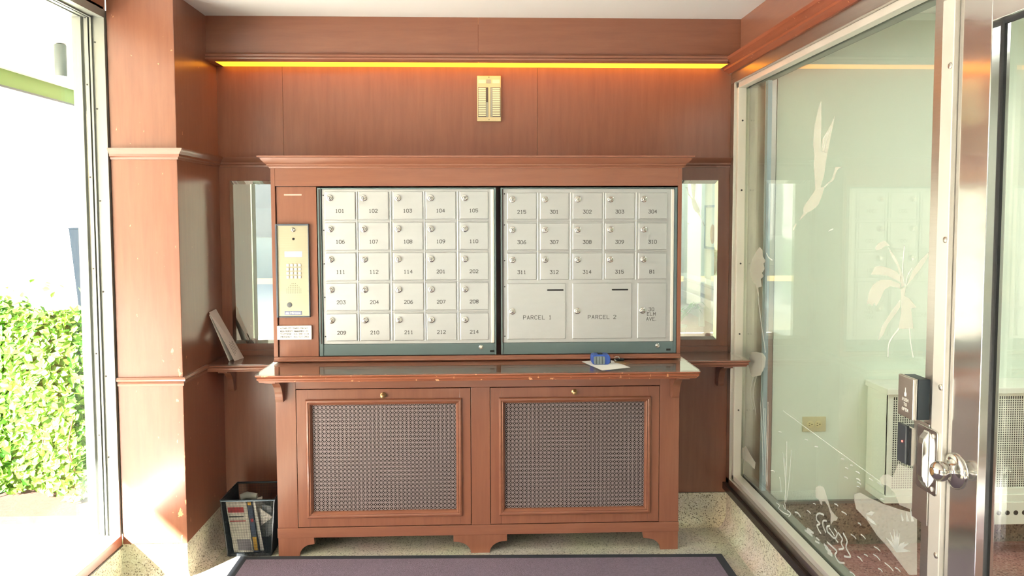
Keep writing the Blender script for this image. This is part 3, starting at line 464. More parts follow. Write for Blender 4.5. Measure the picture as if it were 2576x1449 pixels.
# ---------------------------------------------------------------- mailbox banks
def bank(label, fx0, fx1, cols, rows, names, extra, side, lockx, sx0, sx1, stripx):
    t = thing('mailbox_bank', label, 'mailboxes', ((fx0+fx1)/2, CY, .855), 'mailbox banks')
    fr = MB(); y0, y1 = CY+.002, CY+.05
    fr.box(fx0, sx0-.001, y0, y1, .854, 1.556).box(sx1+.001, fx1, y0, y1, .854, 1.556).box(sx0-.001, sx1+.001, y0+.004, y1, .854, .902).box(sx0-.001, sx1+.001, y0+.002, y1, 1.551, 1.556)
    obj('frame', fr, GREYFRAME, t, bevel=.001)
    obj('frame_groove', B(fx0+.006, fx0+.011, y0-.001, y0+.001, .905, 1.55), DARKW, t)
    pl = obj('face_plate', B(sx0, sx1, CY+.010, CY+.016, .902, 1.551), BOXSTEEL, t, bevel=.0015)
    for z in ((1.525, 1.38, 1.24, 1.10, .935) if side < 0 else (1.53, 1.40, 1.25, 1.14, .93)):
        obj('screw', MB().lathe([(0, .003), (.001, .003), (.0015, .0015)], (sx0+.007, CY+.010, z), (0, -1, 0), 8), INK, pl)
    ridge = MB(); rp = [(0, 0), (.003, 0), (.004, .0015), (.004, .0035), (.003, .005), (0, .005)]
    cells = []
    for ri, (zt, zb) in enumerate(rows):
        for ci, (x0, x1) in enumerate(cols): cells.append((x0, x1, zb, zt, names[ri*len(cols)+ci]))
    cells += extra
    lock0 = None
    lm = MB(); lm.lathe([(0, .0125), (.003, .0135), (.006, .013), (.0075, .0105), (.0075, .0075), (.005, .0070), (.005, .0062), (.0085, .006), (.009, .005)], (0, 0, 0), (0, -1, 0), 24)
    lm.m = 1; lm.box(-.0008, .0008, -.0096, -.009, -.004, .004); lm.m = 0
    for x0, x1, zb, zt, nm in cells:
        d = obj('mailbox_door', B(x0+.0015, x1-.0015, CY+.003, CY+.0095, zb+.0015, zt-.0015), BOXSTEEL, t, bevel=.0022)
        big = len(nm) > 4
        lx, lz = x0+.023, zt-.028
        if big: lx, lz = x0+.022, 1.037
        if lock0 is None: lock0 = obj('lock', lm, [CHROME, HOLESHADE], d, origin=(0, 0, 0), smooth=35); lock0.location = Vector((lx, CY+.003, lz))-ORG[d.name]; ORG[lock0.name] = Vector((lx, CY+.003, lz))
        else: clone(lock0, d, (lx, CY+.003, lz))
        if nm.startswith('PARCEL'):
            obj('number', lettering(nm, .0155, on_y(x0+.127, 1.010, CY+.003), .14, 2.2), INK, d)
            sl = MB().prism([(x0+.172-.001+.064*q + (.003*math.cos(a)), 1.1255+.003*math.sin(a)) for q, a in [(0, PI/2+i*PI/6) for i in range(7)] + [(1, -PI/2+i*PI/6) for i in range(7)]], CY+.0022, CY+.0032, 'y')
            obj('slot', sl, HOLESHADE, d)
        elif big:
            for s, zz in (('30', 1.041), ('ELM', 1.021), ('AVE.', 1.000)): obj('number', lettering(s, .0135, on_y(x0+.060, zz, CY+.003), .14, 1.8), INK, d)
        else:
            obj('number', lettering(nm, .0135, on_y((x0+x1)/2-.001, zt-.0806, CY+.003), .17, 1.7), INK, d)
    for i, (x0, x1) in enumerate(cols):
        if i: ridge.sweep(rp, [((cols[i-1][1]+x0)/2-.0025, CY+.010, rows[-1][1]), ((cols[i-1][1]+x0)/2-.0025, CY+.010, rows[0][0])], [(0, -1, 0)], (1, 0, 0))
    for i, (zt, zb) in enumerate(rows):
        if i: ridge.sweep(rp, [(cols[0][0], CY+.010, (rows[i-1][1]+zt)/2-.0025), (cols[-1][1], CY+.010, (rows[i-1][1]+zt)/2-.0025)], [(0, -1, 0)])
    obj('ridges', ridge, BOXSTEEL, pl, smooth=40)
    obj('edge_flange', B(sx1-.013, sx1-.001, CY+.004, CY+.0095, .904, 1.549), ALUM, pl, bevel=.001)
    obj('frame_lock', MB().lathe([(0, .009), (.003, .009), (.004, .0075), (.0025, .006), (.004, .004)], (stripx, CY+.006, .886), (0, -1, 0), 20), CHROME, t, smooth=35)
    obj('latch_hole', MB().box(stripx+.038, stripx+.056, CY+.0048, CY+.0062, .864, .872), HOLESHADE, t)
    return t
cL = [(-.659, -.530), (-.520, -.393), (-.378, -.251), (-.242, -.114), (-.101, .021)]
cR = [(.098, .223), (.235, .359), (.372, .500), (.510, .636), (.651, .774)]
rL = [(1.541, 1.424), (1.413, 1.297), (1.287, 1.170), (1.160, 1.043), (1.032, .915)]
rR = [(1.535, 1.422), (1.408, 1.293), (1.282, 1.168)]
bank('left bank of twenty-five numbered steel mailboxes, 101 to 214', -.687, .052, cL, rL,
     '101 102 103 104 105 106 107 108 109 110 111 112 114 201 202 203 204 206 207 208 209 210 211 212 214'.split(), [], -1, 0, -.671, .044, -.013)
bank('right bank of steel mailboxes with two big parcel boxes below numbers 215 to B1', .072, .816, cR, rR,
     '215 301 302 303 304 306 307 308 309 310 311 312 314 315 B1'.split(),
     [(.098, .346, .916, 1.155, 'PARCEL 1'), (.372, .626, .916, 1.155, 'PARCEL 2'), (.649, .774, .916, 1.155, '30 ELM AVE.')], 1, 0, .081, .804, .737)

# ---------------------------------------------------------------- intercom and notice
ic = thing('intercom_panel', 'tall narrow steel intercom panel with keypad and small blue display', 'intercom', (-.791, CY, 1.02))
IY = CY-.004
fr = MB().box(-.859, -.852, IY-.008, CY+.0075, 1.019, 1.407).box(-.852, -.723, IY-.008, CY+.0075, 1.400, 1.407).box(-.852, -.723, IY-.004, CY+.0075, 1.019, 1.024).box(-.727, -.723, IY-.002, CY+.0075, 1.024, 1.400)
obj('housing', fr, [mat('dark_steel_edge', '#5c6470', .3, .7)], ic, bevel=.001)
fp = obj('faceplate', B(-.852, -.727, IY, CY+.0075, 1.024, 1.400), brushed('intercom_steel', '#b4ae98', .3, .75), ic)
obj('lock', MB().lathe([(0, .009), (.003, .009), (.005, .007), (.003, .0055), (.006, .004)], (-.786, IY, 1.383), (0, -1, 0), 20), CHROME, fp, smooth=35)
obj('camera_hole', MB().lathe([(0, .005), (.001, .005), (.0015, .003)], (-.786, IY, 1.345), (0, -1, 0), 16), HOLESHADE, fp)
obj('display', B(-.823, -.752, IY-.001, IY+.001, 1.270, 1.293), mat('blue_display', '#8f97e8', .2, emit=.35, emit_col='#8c98f0', var=.25, var_scale=30), fp)
key0 = None
for r in range(4):
    for c in range(4):
        kx, kz = -.811+c*.0163, 1.237-r*.0167
        if key0 is None: key0 = obj('key', MB().box(-.0055, .0055, -.004, 0, -.0058, .0058), mat('metal_key', '#dcdad4', .3, .6), fp, origin=(0, 0, 0), bevel=.001); key0.location = Vector((kx, IY, kz))-ORG[fp.name]; ORG[key0.name] = Vector((kx, IY, kz))
        else: clone(key0, fp, (kx, IY, kz))
mb = MB()
for r in range(6):
    for c in range(9-(r < 3)*(3-r)*2):
        n = 9-(r < 3)*(3-r)*2; mb.lathe([(0, .0013), (.0003, .0013)], (-.788+(c-(n-1)/2)*.0072, IY, 1.160-r*.0078), (0, -1, 0), 8)
sp = obj('speaker_holes', mb, HOLESHADE, fp); sp['kind'] = 'stuff'
obj('button', MB().lathe([(0, .0105), (.002, .0105), (.003, .009), (.0032, .001)], (-.807, IY, 1.071), (0, -1, 0), 24), mat('button_grey', '#5c6066', .5), fp, smooth=40)
npl = obj('nameplate', B(-.828, -.757, IY-.002, IY+.0005, 1.029, 1.046), mat('violet_plate', '#7d84a2', .4), fp, bevel=.001)
def text_mesh(s, size, cx, cz, y, extr=.0004):
    cu = bpy.data.curves.new('t', 'FONT'); cu.body = s; cu.size = size; cu.align_x = 'CENTER'; cu.align_y = 'CENTER'; cu.extrude = extr; cu.offset = size*.012
    o = bpy.data.objects.new('t', cu); COL.objects.link(o); dg = bpy.context.evaluated_depsgraph_get(); me = bpy.data.meshes.new_from_object(o.evaluated_get(dg))
    mb = MB(); mb.add([(cx+v.co.x, y-v.co.z, cz+v.co.y) for v in me.vertices], [tuple(p.vertices) for p in me.polygons])
    bpy.data.objects.remove(o); bpy.data.curves.remove(cu); bpy.data.meshes.remove(me); return mb
mb = text_mesh('Mircom', .0135, -.783, 1.0372, IY-.0024)
mb.prism([(-.824, 1.0325), (-.8195, 1.0425), (-.815, 1.0325)], IY-.0028, IY-.002, 'y').prism([(-.8165, 1.036), (-.8135, 1.0425), (-.808, 1.0325), (-.8145, 1.0325)], IY-.0028, IY-.002, 'y')
obj('lettering', mb, PAPER, fp)
nt_ = thing('notice_plate', 'small white plate with four lines of trades contact text below the intercom', 'sign', (-.790, CY, .925))
obj('plate', B(-.861, -.719, CY-.003, CY+.0075, .925, .983), mat('white_plate', '#f0f1ee', .35), nt_, bevel=.001)
mb = MB()
for s, z in (('AUTHORIZED TRADES CONTACT:', .9725), ('MEEN PROPERTY MANAGEMENT LTD.', .9605), ('TELEPHONE: 416-980-0144', .9490), ('EMERGENCY: 416-522-0906', .9370)):
    m2 = lettering(s, .0062, on_y(-.789, z, CY-.003), .15, 1.6, wfac=(.122/((len(s)*5.6-1.6)*.0062/6)) if True else 1)
    mb.add(m2.v, m2.f)
obj('lettering', mb, DARKINK, nt_)

# ---------------------------------------------------------------- radiator cabinet below
rc = thing('radiator_cabinet', 'mahogany radiator cabinet with two pierced metal grille doors under the counter', 'cabinet', (-.02, -.134, 0))
FY = -.268; T = .02
obj('side_panel', B(-.874, -.854, FY+T, -.06, .08, .795), WOOD, rc); obj('side_panel', B(.812, .832, FY+T, -.06, .08, .795), WOOD, rc)
obj('back_panel', B(-.854, .812, -.062, -.06, .02, .795), HOLESHADE, rc); obj('inner_floor', B(-.854, .812, FY+.03, -.062, .082, .088), HOLESHADE, rc)  # near-black sheets paint the shade behind the grilles
for x0, x1 in ((-.874, -.790), (-.056, .0235), (.748, .832)): obj('face_stile', B(x0, x1, FY, FY+T, .122, .795 if abs(x0) > .1 else .7155), WOOD, rc, bevel=.001)
obj('face_rail', B(-.790, .748, FY, FY+T, .716, .795), WOODH, rc, bevel=.001)
obj('plinth_rail', B(-.876, .834, FY-.003, FY+T, .079, .1215), WOODH, rc, bevel=.0015)
def concave(x0, x1, zt, zs, n=10):
    """curved bracket-foot edge from (x0, zs) to (x1, 0)"""
    return [(x0+(x1-x0)*math.sin(i/n*PI/2), zs*(math.cos(i/n*PI/2))) for i in range(n+1)]
obj('foot', MB().prism([(-.873, 0), (-.873, .079), (-.724, .079), (-.722, .052)] + [(-.730+(-.785+.730)*math.sin(i/10*PI/2), .05*math.cos(i/10*PI/2)) for i in range(11)], FY-.001, FY+T), WOOD, rc)
obj('foot', MB().prism([(.831, 0)] + [(.755-.055*(1-0)+(.055)*math.sin(i/10*PI/2), .05*math.cos(i/10*PI/2)) for i in range(10, -1, -1)] + [(.682, .052), (.677, .079), (.831, .079)], FY-.001, FY+T), WOOD, rc)
fm = [(-.134, .079), (-.134, .051)] + [(-.126+.066*math.sin(i/10*PI/2), .05*math.cos(i/10*PI/2)) for i in range(11)]
fm += [(-.020*2-x, z) for x, z in reversed(fm)]
obj('foot', MB().prism(fm, FY-.001, FY+T), WOOD, rc)
def grille_mesh(x0, x1, z0, z1, y, p=.01695):
    """pierced sheet: every square cell is cut by four triangular holes leaving an X and thin bars"""
    vs, fs = [], []; nx, nz = round((x1-x0)/p), round((z1-z0)/p); px, pz = (x1-x0)/nx, (z1-z0)/nz
    b, d = .075, .105                        # half bar at the border, half width of the diagonals (cell units)
    q = [(-.5, -.5), (.5, -.5), (.5, .5), (-.5, .5)]
    for i in range(nx):
        for k in range(nz):
            cx, cz = x0+(i+.5)*px, z0+(k+.5)*pz; o = len(vs)
            pts = list(q)
            for s in range(4):                                            # triangle of side s: two corners on the border bar, one near the middle
                c, sn = [(1, 0), (0, 1), (-1, 0), (0, -1)][s]
                for u, v in ((-.5+b+d, -.5+b), (.5-b-d, -.5+b), (0, -d)): pts.append((u*c-v*sn, u*sn+v*c))
            for u, v in pts: vs.append((cx+u*px, y, cz+v*pz))
            for s in range(4):
                a0, a1 = o+s, o+(s+1) % 4; t0 = o+4+3*s; tn = o+4+3*((s+1) % 4)
                fs += [(a0, a1, t0+1, t0), (a1, tn, tn+2, t0+2, t0+1)]
            fs.append((o+6, o+9, o+12, o+15))
    return vs, fs
GRM = mat('grille_metal', '#8f8284', .5, .25)
def cab_door(x0, x1, mx0, mx1, gx0, gx1, kx, kz):
    d = obj('door', MB().box(x0, mx0+.006, FY-.001, FY+T-.002, .125, .713).box(mx1-.006, x1, FY-.001, FY+T-.002, .125, .713).box(mx0+.006, mx1-.006, FY-.001, FY+T-.002, .661, .713).box(mx0+.006, mx1-.006, FY-.001, FY+T-.002, .125, .175), WOOD, rc, bevel=.001)
    pr = [(0, -.004), (.006, -.004), (.010, 0), (.0115, .006), (.008, .010), (.010, .013), (.005, .018), (-.004, .022), (-.010, .0225), (-.010, -.004)]
    P = [(mx0, FY-.001, .168), (mx0, FY-.001, .667), (mx1, FY-.001, .667), (mx1, FY-.001, .168)]
    mb = MB(); n = len(pr); ins = [(1, 1), (1, -1), (-1, -1), (-1, 1)]; vs = []
    for (x, y, z), (ix, iz) in zip(P, ins):
        for u, h in pr: vs.append((x+ix*h, y-u, z+iz*h))
    fs = [(i*n+k, i*n+(k+1) % n, ((i+1) % 4)*n+(k+1) % n, ((i+1) % 4)*n+k) for i in range(4) for k in range(n)]
    obj('moulding', mb.add(vs, fs), WOODH, d, smooth=30)
    g = MB(); g.add(*grille_mesh(gx0-.002, gx1+.002, .189, .652, FY+.006))
    go = obj('grille', g, GRM, d); sol = go.modifiers.new('thickness', 'SOLIDIFY'); sol.thickness = .0012
    obj('knob', MB().lathe([(0, .0125), (.002, .0125), (.004, .010), (.006, .005), (.012, .0045), (.015, .007), (.019, .0095), (.023, .0088), (.026, .005), (.0265, .001)], (kx, FY-.001, kz), (0, -1, 0), 24), BRASS, d, smooth=40)
cab_door(-.7875, -.0585, -.745, -.099, -.723, -.121, -.425, .687)
cab_door(.0260, .7460, .065, .705, .087, .683, .382, .692)

# ---------------------------------------------------------------- counter, side shelves
edge = [(0, 0), (.004, 0), (.006, .006), (.011, .010), (.012, .015), (.009, .019), (.016, .024), (.016, .028), (0, .028)]
ct = thing('counter', 'long mahogany counter with worn front edge and glass top below the mailboxes', 'counter', (-.02, -.25, .797))
obj('board', B(-.866, .834, -.502, -.002, .797, .825), WOODH, ct)
obj('edge_moulding', MB().sweep(edge, [(-.866, -.004, .797), (-.866, -.502, .797), (.834, -.502, .797), (.834, -.004, .797)], [(-1, 0, 0), (0, -1, 0), (1, 0, 0)]), WORNH, ct, smooth=30)
obj('glass_top', B(-.882, .850, -.517, -.002, .8252, .8305), CLEAR, ct, bevel=.001)
def bracket(x0, x1, y_wall, depth, ztop, zbot, parent):
    pr = [(0, ztop), (-depth, ztop), (-depth, ztop-.022), (-depth+.012, ztop-.022)]
    n = 12
    for i in range(n+1):
        a = i/n*PI/2; pr.append((-depth+.020+(depth-.055)*math.sin(a) , ztop-.024-(ztop-.024-zbot-.012)*(1-math.cos(a))))
    pr += [(-.028, zbot), (0, zbot)]
    cap = MB().box(x0-.006, x1+.006, y_wall-depth-.004, y_wall, ztop-.020, ztop)
    cap.prism([(y_wall+p, z) for p, z in pr[3:]] + [(y_wall, ztop-.022)], x0, x1, 'x')
    return obj('bracket', cap, WOOD, parent, bevel=.001)
bracket(-.866, -.834, FY, .16, .7962, .668, rc); bracket(.792, .824, FY, .16, .7962, .668, rc)
for nm, x0, x1, bx, lab in (('left', XL+.001, -.884, -1.135, 'short mahogany shelf with glass top left of the mailbox cabinet'), ('right', .852, 1.150, 1.085, 'short mahogany shelf with glass top right of the mailbox cabinet by the glazing')):
    s = thing('side_shelf', lab, 'shelf', ((x0+x1)/2, -.1, .78), 'glass-topped side shelves')
    y1 = -.002 if nm == 'left' else -.064
    if nm == 'left':
        obj('board', B(x0, x1, -.204, -.001, .779, .808), WOODH, s)
        obj('edge_moulding', MB().sweep(edge, [(x0+.001, -.204, .780), (x1, -.204, .780)], [(0, -1, 0)]), WOODH, s, smooth=30)
        obj('glass_top', B(x0, x1, -.220, -.001, .8085, .8135), CLEAR, s, bevel=.001)
    else:
        obj('board', MB().box(x0, 1.122, -.204, -.001, .779, .808).box(1.122, 1.137, -.204, -.066, .779, .808), WOODH, s)
        obj('edge_moulding', MB().sweep(edge, [(x0+.001, -.204, .780), (1.137, -.204, .780), (1.137, -.066, .780)], [(0, -1, 0), (1, 0, 0)]), WOODH, s, smooth=30)
        obj('glass_top', MB().box(x0, 1.122, -.220, -.001, .8085, .8135).box(1.122, 1.153, -.220, -.066, .8085, .8135), CLEAR, s, bevel=.001)
    obj('back_strip', B(x0, min(x1, 1.122), -.008, -.001, .8137, .836), WOODH, s)
    bracket(bx-.014, bx+.014, -.001, .13, .7785, .655, s)

# ---------------------------------------------------------------- mirrors, annunciator
def mirror(x0, x1, label):
    z0, z1, b = .866, 1.597, .016
    vs = [(x0, 0, z0), (x1, 0, z0), (x1, 0, z1), (x0, 0, z1), (x0, -.003, z0), (x1, -.003, z0), (x1, -.003, z1), (x0, -.003, z1), (x0+b, -.006, z0+b), (x1-b, -.006, z0+b), (x1-b, -.006, z1-b), (x0+b, -.006, z1-b)]
    fs = [(0, 1, 2, 3), (8, 9, 10, 11)] + [(i, (i+1) % 4, 4+(i+1) % 4, 4+i) for i in range(4)] + [(4+i, 4+(i+1) % 4, 8+(i+1) % 4, 8+i) for i in range(4)]
    return tag(obj('wall_mirror', MB().add(vs, fs), MIRROR), label, 'mirror', 'narrow wall mirrors')
mirror(-1.130, -.905, 'narrow upright mirror on the back wall above the left shelf')
mirror(.862, 1.070, 'narrow upright mirror on the back wall above the right shelf')
an = thing('annunciator_panel', 'small cream wall panel with two columns of blank label strips under the soffit', 'panel', (.028, 0, 1.86))
obj('plate', B(-.026, .081, -.016, 0, 1.86, 2.062), mat('panel_cream', '#cfc69c', .4, .15), an, bevel=.003)
STRIP = mat('label_strip', '#efe6c2', .5); LED = mat('led_column', '#9aa096', .3)
s0 = None
for c, x in ((0, -.0035), (1, .0595)):
    for r in range(16):
        z = 2.004-r*.0079
        if s0 is None: s0 = obj('label_strip', MB().box(-.0165, .0165, -.001, 0, -.0029, .0029), STRIP, an, origin=(0, 0, 0)); s0.location = Vector((x, -.016, z))-ORG[an.name]
        else: clone(s0, an, (x, -.016, z))
obj('label_frame', MB().box(-.0215, .0235, -.0163, -.0155, 1.879, 2.010).box(.0335, .0785, -.0163, -.0155, 1.879, 2.010), INK, an)
obj('light_column', B(.0142, .0222, -.0172, -.016, 1.880, 1.945), LED, an); obj('light_column', B(.0345, .0425, -.0172, -.016, 1.880, 2.008), LED, an)
obj('dark_strip', B(.0152, .0212, -.0176, -.016, 1.947, 2.007), mat('dark_strip', '#54504a', .5), an)
for x in (-.003, .059): obj('header_label', B(x-.0165, x+.0165, -.0172, -.016, 2.028, 2.044), STRIP, an)
obj('header_display', B(.0155, .0355, -.0170, -.016, 2.028, 2.045), LED, an)
for z in (1.867, 2.055): obj('screw', MB().lathe([(0, .002), (.0012, .002), (.0015, .001)], (.027, -.016, z), (0, -1, 0), 8), INK, an)

# ---------------------------------------------------------------- small things on the shelves
tag(obj('paper_sheet', MB().prism([(.407, -.320), (.464, -.500), (.585, -.450), (.525, -.272)], .8308, .8314, 'z'), PAPER), 'white sheet of paper on the counter under the blue tape measure', 'paper')
tm = thing('tape_measure', 'blue and grey tape measure standing on the paper sheet on the counter', 'tape measure', (.476, -.365, .8315))
body = [(.437, -.395)] + [(.437+.012*(1-math.cos(a)), 0) for a in ()]
def rrect(x0, x1, z0, z1, r, n=6):
    p = []
    for cx, cz, a0 in ((x1-r, z1-r, 0), (x0+r, z1-r, PI/2), (x0+r, z0+r, PI), (x1-r, z0+r, 3*PI/2)):
        p += [(cx+r*math.cos(a0+i*PI/2/n), cz+r*math.sin(a0+i*PI/2/n)) for i in range(n+1)]
    return p
TB = mat('tape_blue', '#2c4fa0', .4); TG = mat('tape_grey', '#6f7c82', .6)
obj('case', MB().prism([(x, z) for x, z in rrect(.438, .514, .8315, .8725, .014)], -.392, -.342, 'y'), TB, tm, bevel=.002)
obj('grip', MB().prism(rrect(.446, .492, .834, .866, .006), -.3955, -.3915, 'y'), TG, tm, bevel=.001)
gp = MB()
for i in range(3): gp.box(.456+i*.012, .4575+i*.012, -.3965, -.395, .836, .864)
obj('grip_grooves', gp, mat('groove_grey', '#465056', .7), tm)
obj('lock_button', B(.464, .484, -.380, -.356, .8724, .8760), BLACK, tm, bevel=.001)
obj('tape_end', B(.5135, .5185, -.378, -.356, .835, .853), BLACK, tm, bevel=.001)
ks = thing('key_bunch', 'small bunch of keys with a black oval fob on the counter', 'keys', (.555, -.35, .8315))
fob = MB(); fob.add([(.560+.019*math.cos(a)*1.0+.006, -.318+.012*math.sin(a), .8325+.010*k) for k in (0, 1) for a in [i*PI/8 for i in range(16)]], [tuple(range(16)), tuple(range(31, 15, -1))] + [(i, (i+1) % 16, 16+(i+1) % 16, 16+i) for i in range(16)])
obj('fob', fob, BLACK, ks, bevel=.003)
obj('ring', MB().tube([(.553+.010*math.cos(i*PI/8), -.325, .8425+.010*math.sin(i*PI/8)) for i in range(17)], .0012, 6), CHROME, ks, smooth=40)
for (x, y, a) in ((.548, -.352, -1.25), (.556, -.356, -.95), (.562, -.35, -.6)):
    ca, sa = math.cos(a), math.sin(a); kp = [(-.010, 0), (-.007, .008), (0, .010), (.007, .006), (.010, .003), (.036, .003), (.040, 0), (.036, -.002), (.030, -.004), (.027, -.002), (.022, -.004), (.018, -.003), (.010, -.003), (.007, -.007), (0, -.010), (-.007, -.008)]
    obj('key', MB().prism([(x+u*ca-v*sa, y+u*sa+v*ca) for u, v in kp], .8318+abs(a)*.0016, .8338+abs(a)*.0016, 'z'), BRASS, ks)
# folded leaflet leaning in the corner
lf = thing('folded_leaflet', 'long folded white leaflet leaning against the left wall on the shelf', 'leaflet', (-1.09, -.12, .814))
def leaf(a, b, c, d, th):
    a, b, c, d = map(Vector, (a, b, c, d)); n = (b-a).cross(d-a).normalized()*th
    return MB().add([a, b, c, d, a+n, b+n, c+n, d+n], [(0, 1, 2, 3), (7, 6, 5, 4), (0, 4, 5, 1), (1, 5, 6, 2), (2, 6, 7, 3), (3, 7, 4, 0)])
p0, p1, p2, p3 = (-1.078, -.152, .8142), (-1.060, -.080, .8142), (-1.1725, -.092, 1.034), (-1.1725, -.176, 1.030)
obj('front_fold', leaf(p0, p1, p2, p3, .001), mat('leaflet_paper', '#d8d4ce', .8), lf)
obj('back_fold', leaf((-1.101, -.152, .8142), (-1.096, -.080, .8142), (-1.1728, -.094, 1.022), (-1.1728, -.176, 1.020), .001), PAPER, lf)
a = Vector(p0); e1 = (Vector(p1)-a); e2 = (Vector(p3)-a); nn = e1.cross(e2).normalized()
def onleaf(u, v, k): return a + e1*u + e2*v + nn*(.0015*k if nn.x > 0 else -.0015*k)
tx = MB(); rnd = random.Random(3)
for i in range(4):
    u = .3+.13*i; 
    ribbon(tx, [(u, .10+.06*i*.5), (u, .30+rnd.random()*.12)], .02, onleaf)
obj('print_lines', tx, INK, lf)
for o_ in [x for x in lf.children if x.name.startswith('print')]: pass

# ---------------------------------------------------------------- waste bin
wbn = thing('waste_bin', 'black wire mesh waste bin with newspapers standing left of the radiator cabinet', 'bin', (-.995, -.17, 0))
BH = .245
def binpt(s, t, side):
    """s along the wall 0..1, t height 0..1 of a tapered box"""
    x0, x1 = -1.088-.018*t, -.905+.022*t; y0, y1 = -.262-.020*t, -.092+.028*t
    return {0: (x0+(x1-x0)*s, y0, .004+BH*t), 1: (x1, y0+(y1-y0)*s, .004+BH*t), 2: (x1-(x1-x0)*s, y1, .004+BH*t), 3: (x0, y1-(y1-y0)*s, .004+BH*t)}[side]
WIRE = mat('black_wire', '#1d2830', .45, .3)
for sd_ in range(4):
    mb = MB(); nx, nz = 44, 50
    vs = [binpt(i/nx, k/nz, sd_) for k in range(nz+1) for i in range(nx+1)]
    fs = [(k*(nx+1)+i, k*(nx+1)+i+1, (k+1)*(nx+1)+i+1, (k+1)*(nx+1)+i) for k in range(nz) for i in range(nx)]
    o = obj('mesh_wall', mb.add(vs, fs), WIRE, wbn); md = o.modifiers.new('wires', 'WIREFRAME'); md.thickness = .0017; md.use_even_offset = False
rim = [binpt(0, 1, s) for s in range(4)]; rim.append(rim[0])
obj('rim', MB().tube(rim, .0045, 8), mat('rim_metal', '#3a444c', .3, .6), wbn, smooth=40)
obj('base', B(-1.088, -.905, -.262, -.092, 0, .012), BLACK, wbn, bevel=.002)
for s in range(4): obj('corner_rod', MB().tube([binpt(0, 0, s), binpt(0, 1, s)], .0035, 6), BLACK, wbn, smooth=40)
NEWS = mat('newsprint', '#d5d2c8', .85); 
def sheet(name, label, cat, q, th, m, marks=(), group=None):
    t = thing(name, label, cat, tuple(q[0]), group); obj('pages', leaf(*q, th), m, t)
    a = Vector(q[0]); e1 = Vector(q[1])-a; e2 = Vector(q[3])-a; n = e1.cross(e2).normalized()
    sgn = -1 if n.y > 0 else 1
    off = 0 if sgn < 0 else th
    for nm, col, u0, u1, v0, v1 in marks:
        P = lambda u, v, h: a+e1*u+e2*v+n*(off+sgn*h)
        obj(nm, MB().add([P(u, v, h) for h in (.0001, .0008) for u, v in ((u0, v0), (u1, v0), (u1, v1), (u0, v1))], [(0, 1, 2, 3), (7, 6, 5, 4), (0, 4, 5, 1), (1, 5, 6, 2), (2, 6, 7, 3), (3, 7, 4, 0)]), col, t)
RED = mat('print_red', '#b03038', .7); YEL = mat('print_yellow', '#d8a838', .7); NAVY = mat('print_navy', '#3a4660', .7)
sheet('newspaper', 'folded newspaper with red masthead standing in the waste bin', 'newspaper', [(-1.066, -.240, .014), (-.985, -.240, .014), (-1.005, -.255, .236), (-1.092, -.255, .236)], .010, NEWS,
      [('masthead', RED, .06, .88, .80, .90), ('headline', INK, .06, .80, .70, .73), ('rule', RED, .06, .88, .62, .635), ('picture', mat('print_photo', '#8b8690', .7), .25, .95, .04, .26)])
sheet('magazine', 'glossy magazine with dark spine leaning in the waste bin behind the newspaper', 'magazine', [(-.982, -.236, .014), (-.962, -.236, .014), (-.985, -.252, .238), (-1.003, -.252, .238)], .012, NAVY, [('spine_mark', YEL, .1, .9, .03, .3), ('cover_patch', RED, .2, .8, .6, .66), ('cover_top', YEL, .05, .8, .93, .99)])
sheet('flyer', 'narrow white flyer standing beside the magazine in the waste bin', 'flyer', [(-.960, -.230, .014), (-.945, -.230, .014), (-.972, -.250, .236), (-.982, -.250, .236)], .006, PAPER)
sheet('envelope', 'torn white envelope lying against the right side of the waste bin', 'envelope', [(-.955, -.225, .12), (-.918, -.225, .145), (-.905, -.235, .160), (-.962, -.235, .20)], .003, PAPER)
sheet('grey_envelope', 'grey envelope tilted behind the torn white envelope in the bin', 'envelope', [(-.940, -.205, .06), (-.905, -.205, .08), (-.915, -.22, .20), (-.955, -.22, .21)], .003, mat('grey_paper', '#9aa0a4', .8))
pr_ = thing('paper_roll', 'crumpled roll of grey newsprint on top of the bin contents', 'paper', (-1.03, -.17, .23))
obj('roll', MB().tube([(-1.055, -.185, .226), (-1.03, -.175, .232), (-.985, -.178, .228)], [.014, .016, .012], 10), mat('grey_newsprint', '#8f948f', .9), pr_, smooth=50)
obj('loose_page', leaf((-1.07, -.20, .020), (-1.0, -.14, .020), (-.97, -.16, .22), (-1.05, -.21, .215), .004), NEWS, pr_)

# ---------------------------------------------------------------- floor mat
fm_ = thing('floor_mat', 'large dark purple ribbed entrance mat with black border on the terrazzo floor', 'mat', (0, -2.0, 0))
fm_.rotation_euler = (0, 0, 0)
t_ = math.tan(-.029)
def mq(x0, x1, y0, y1, z0, z1):
    vs = [(x+ (y+.3)*.0, y + x*t_, z) for x in (x0, x1) for y in (y0, y1) for z in (z0, z1)]
    return vs
MF = [(0, 1, 3, 2), (4, 6, 7, 5), (0, 4, 5, 1), (2, 3, 7, 6), (0, 2, 6, 4), (1, 5, 7, 3)]
obj('pile', MB().add(mq(-.995, .965, -3.6, -.342, .001, .010), MF), MATC, fm_)
for q in ((-1.03, -.995, -3.64, -.308), (.965, 1.0, -3.64, -.308), (-.995, .965, -.342, -.308), (-.995, .965, -3.64, -3.6)):
    obj('border', MB().add(mq(*q, .0, .008), MF), MATR, fm_)

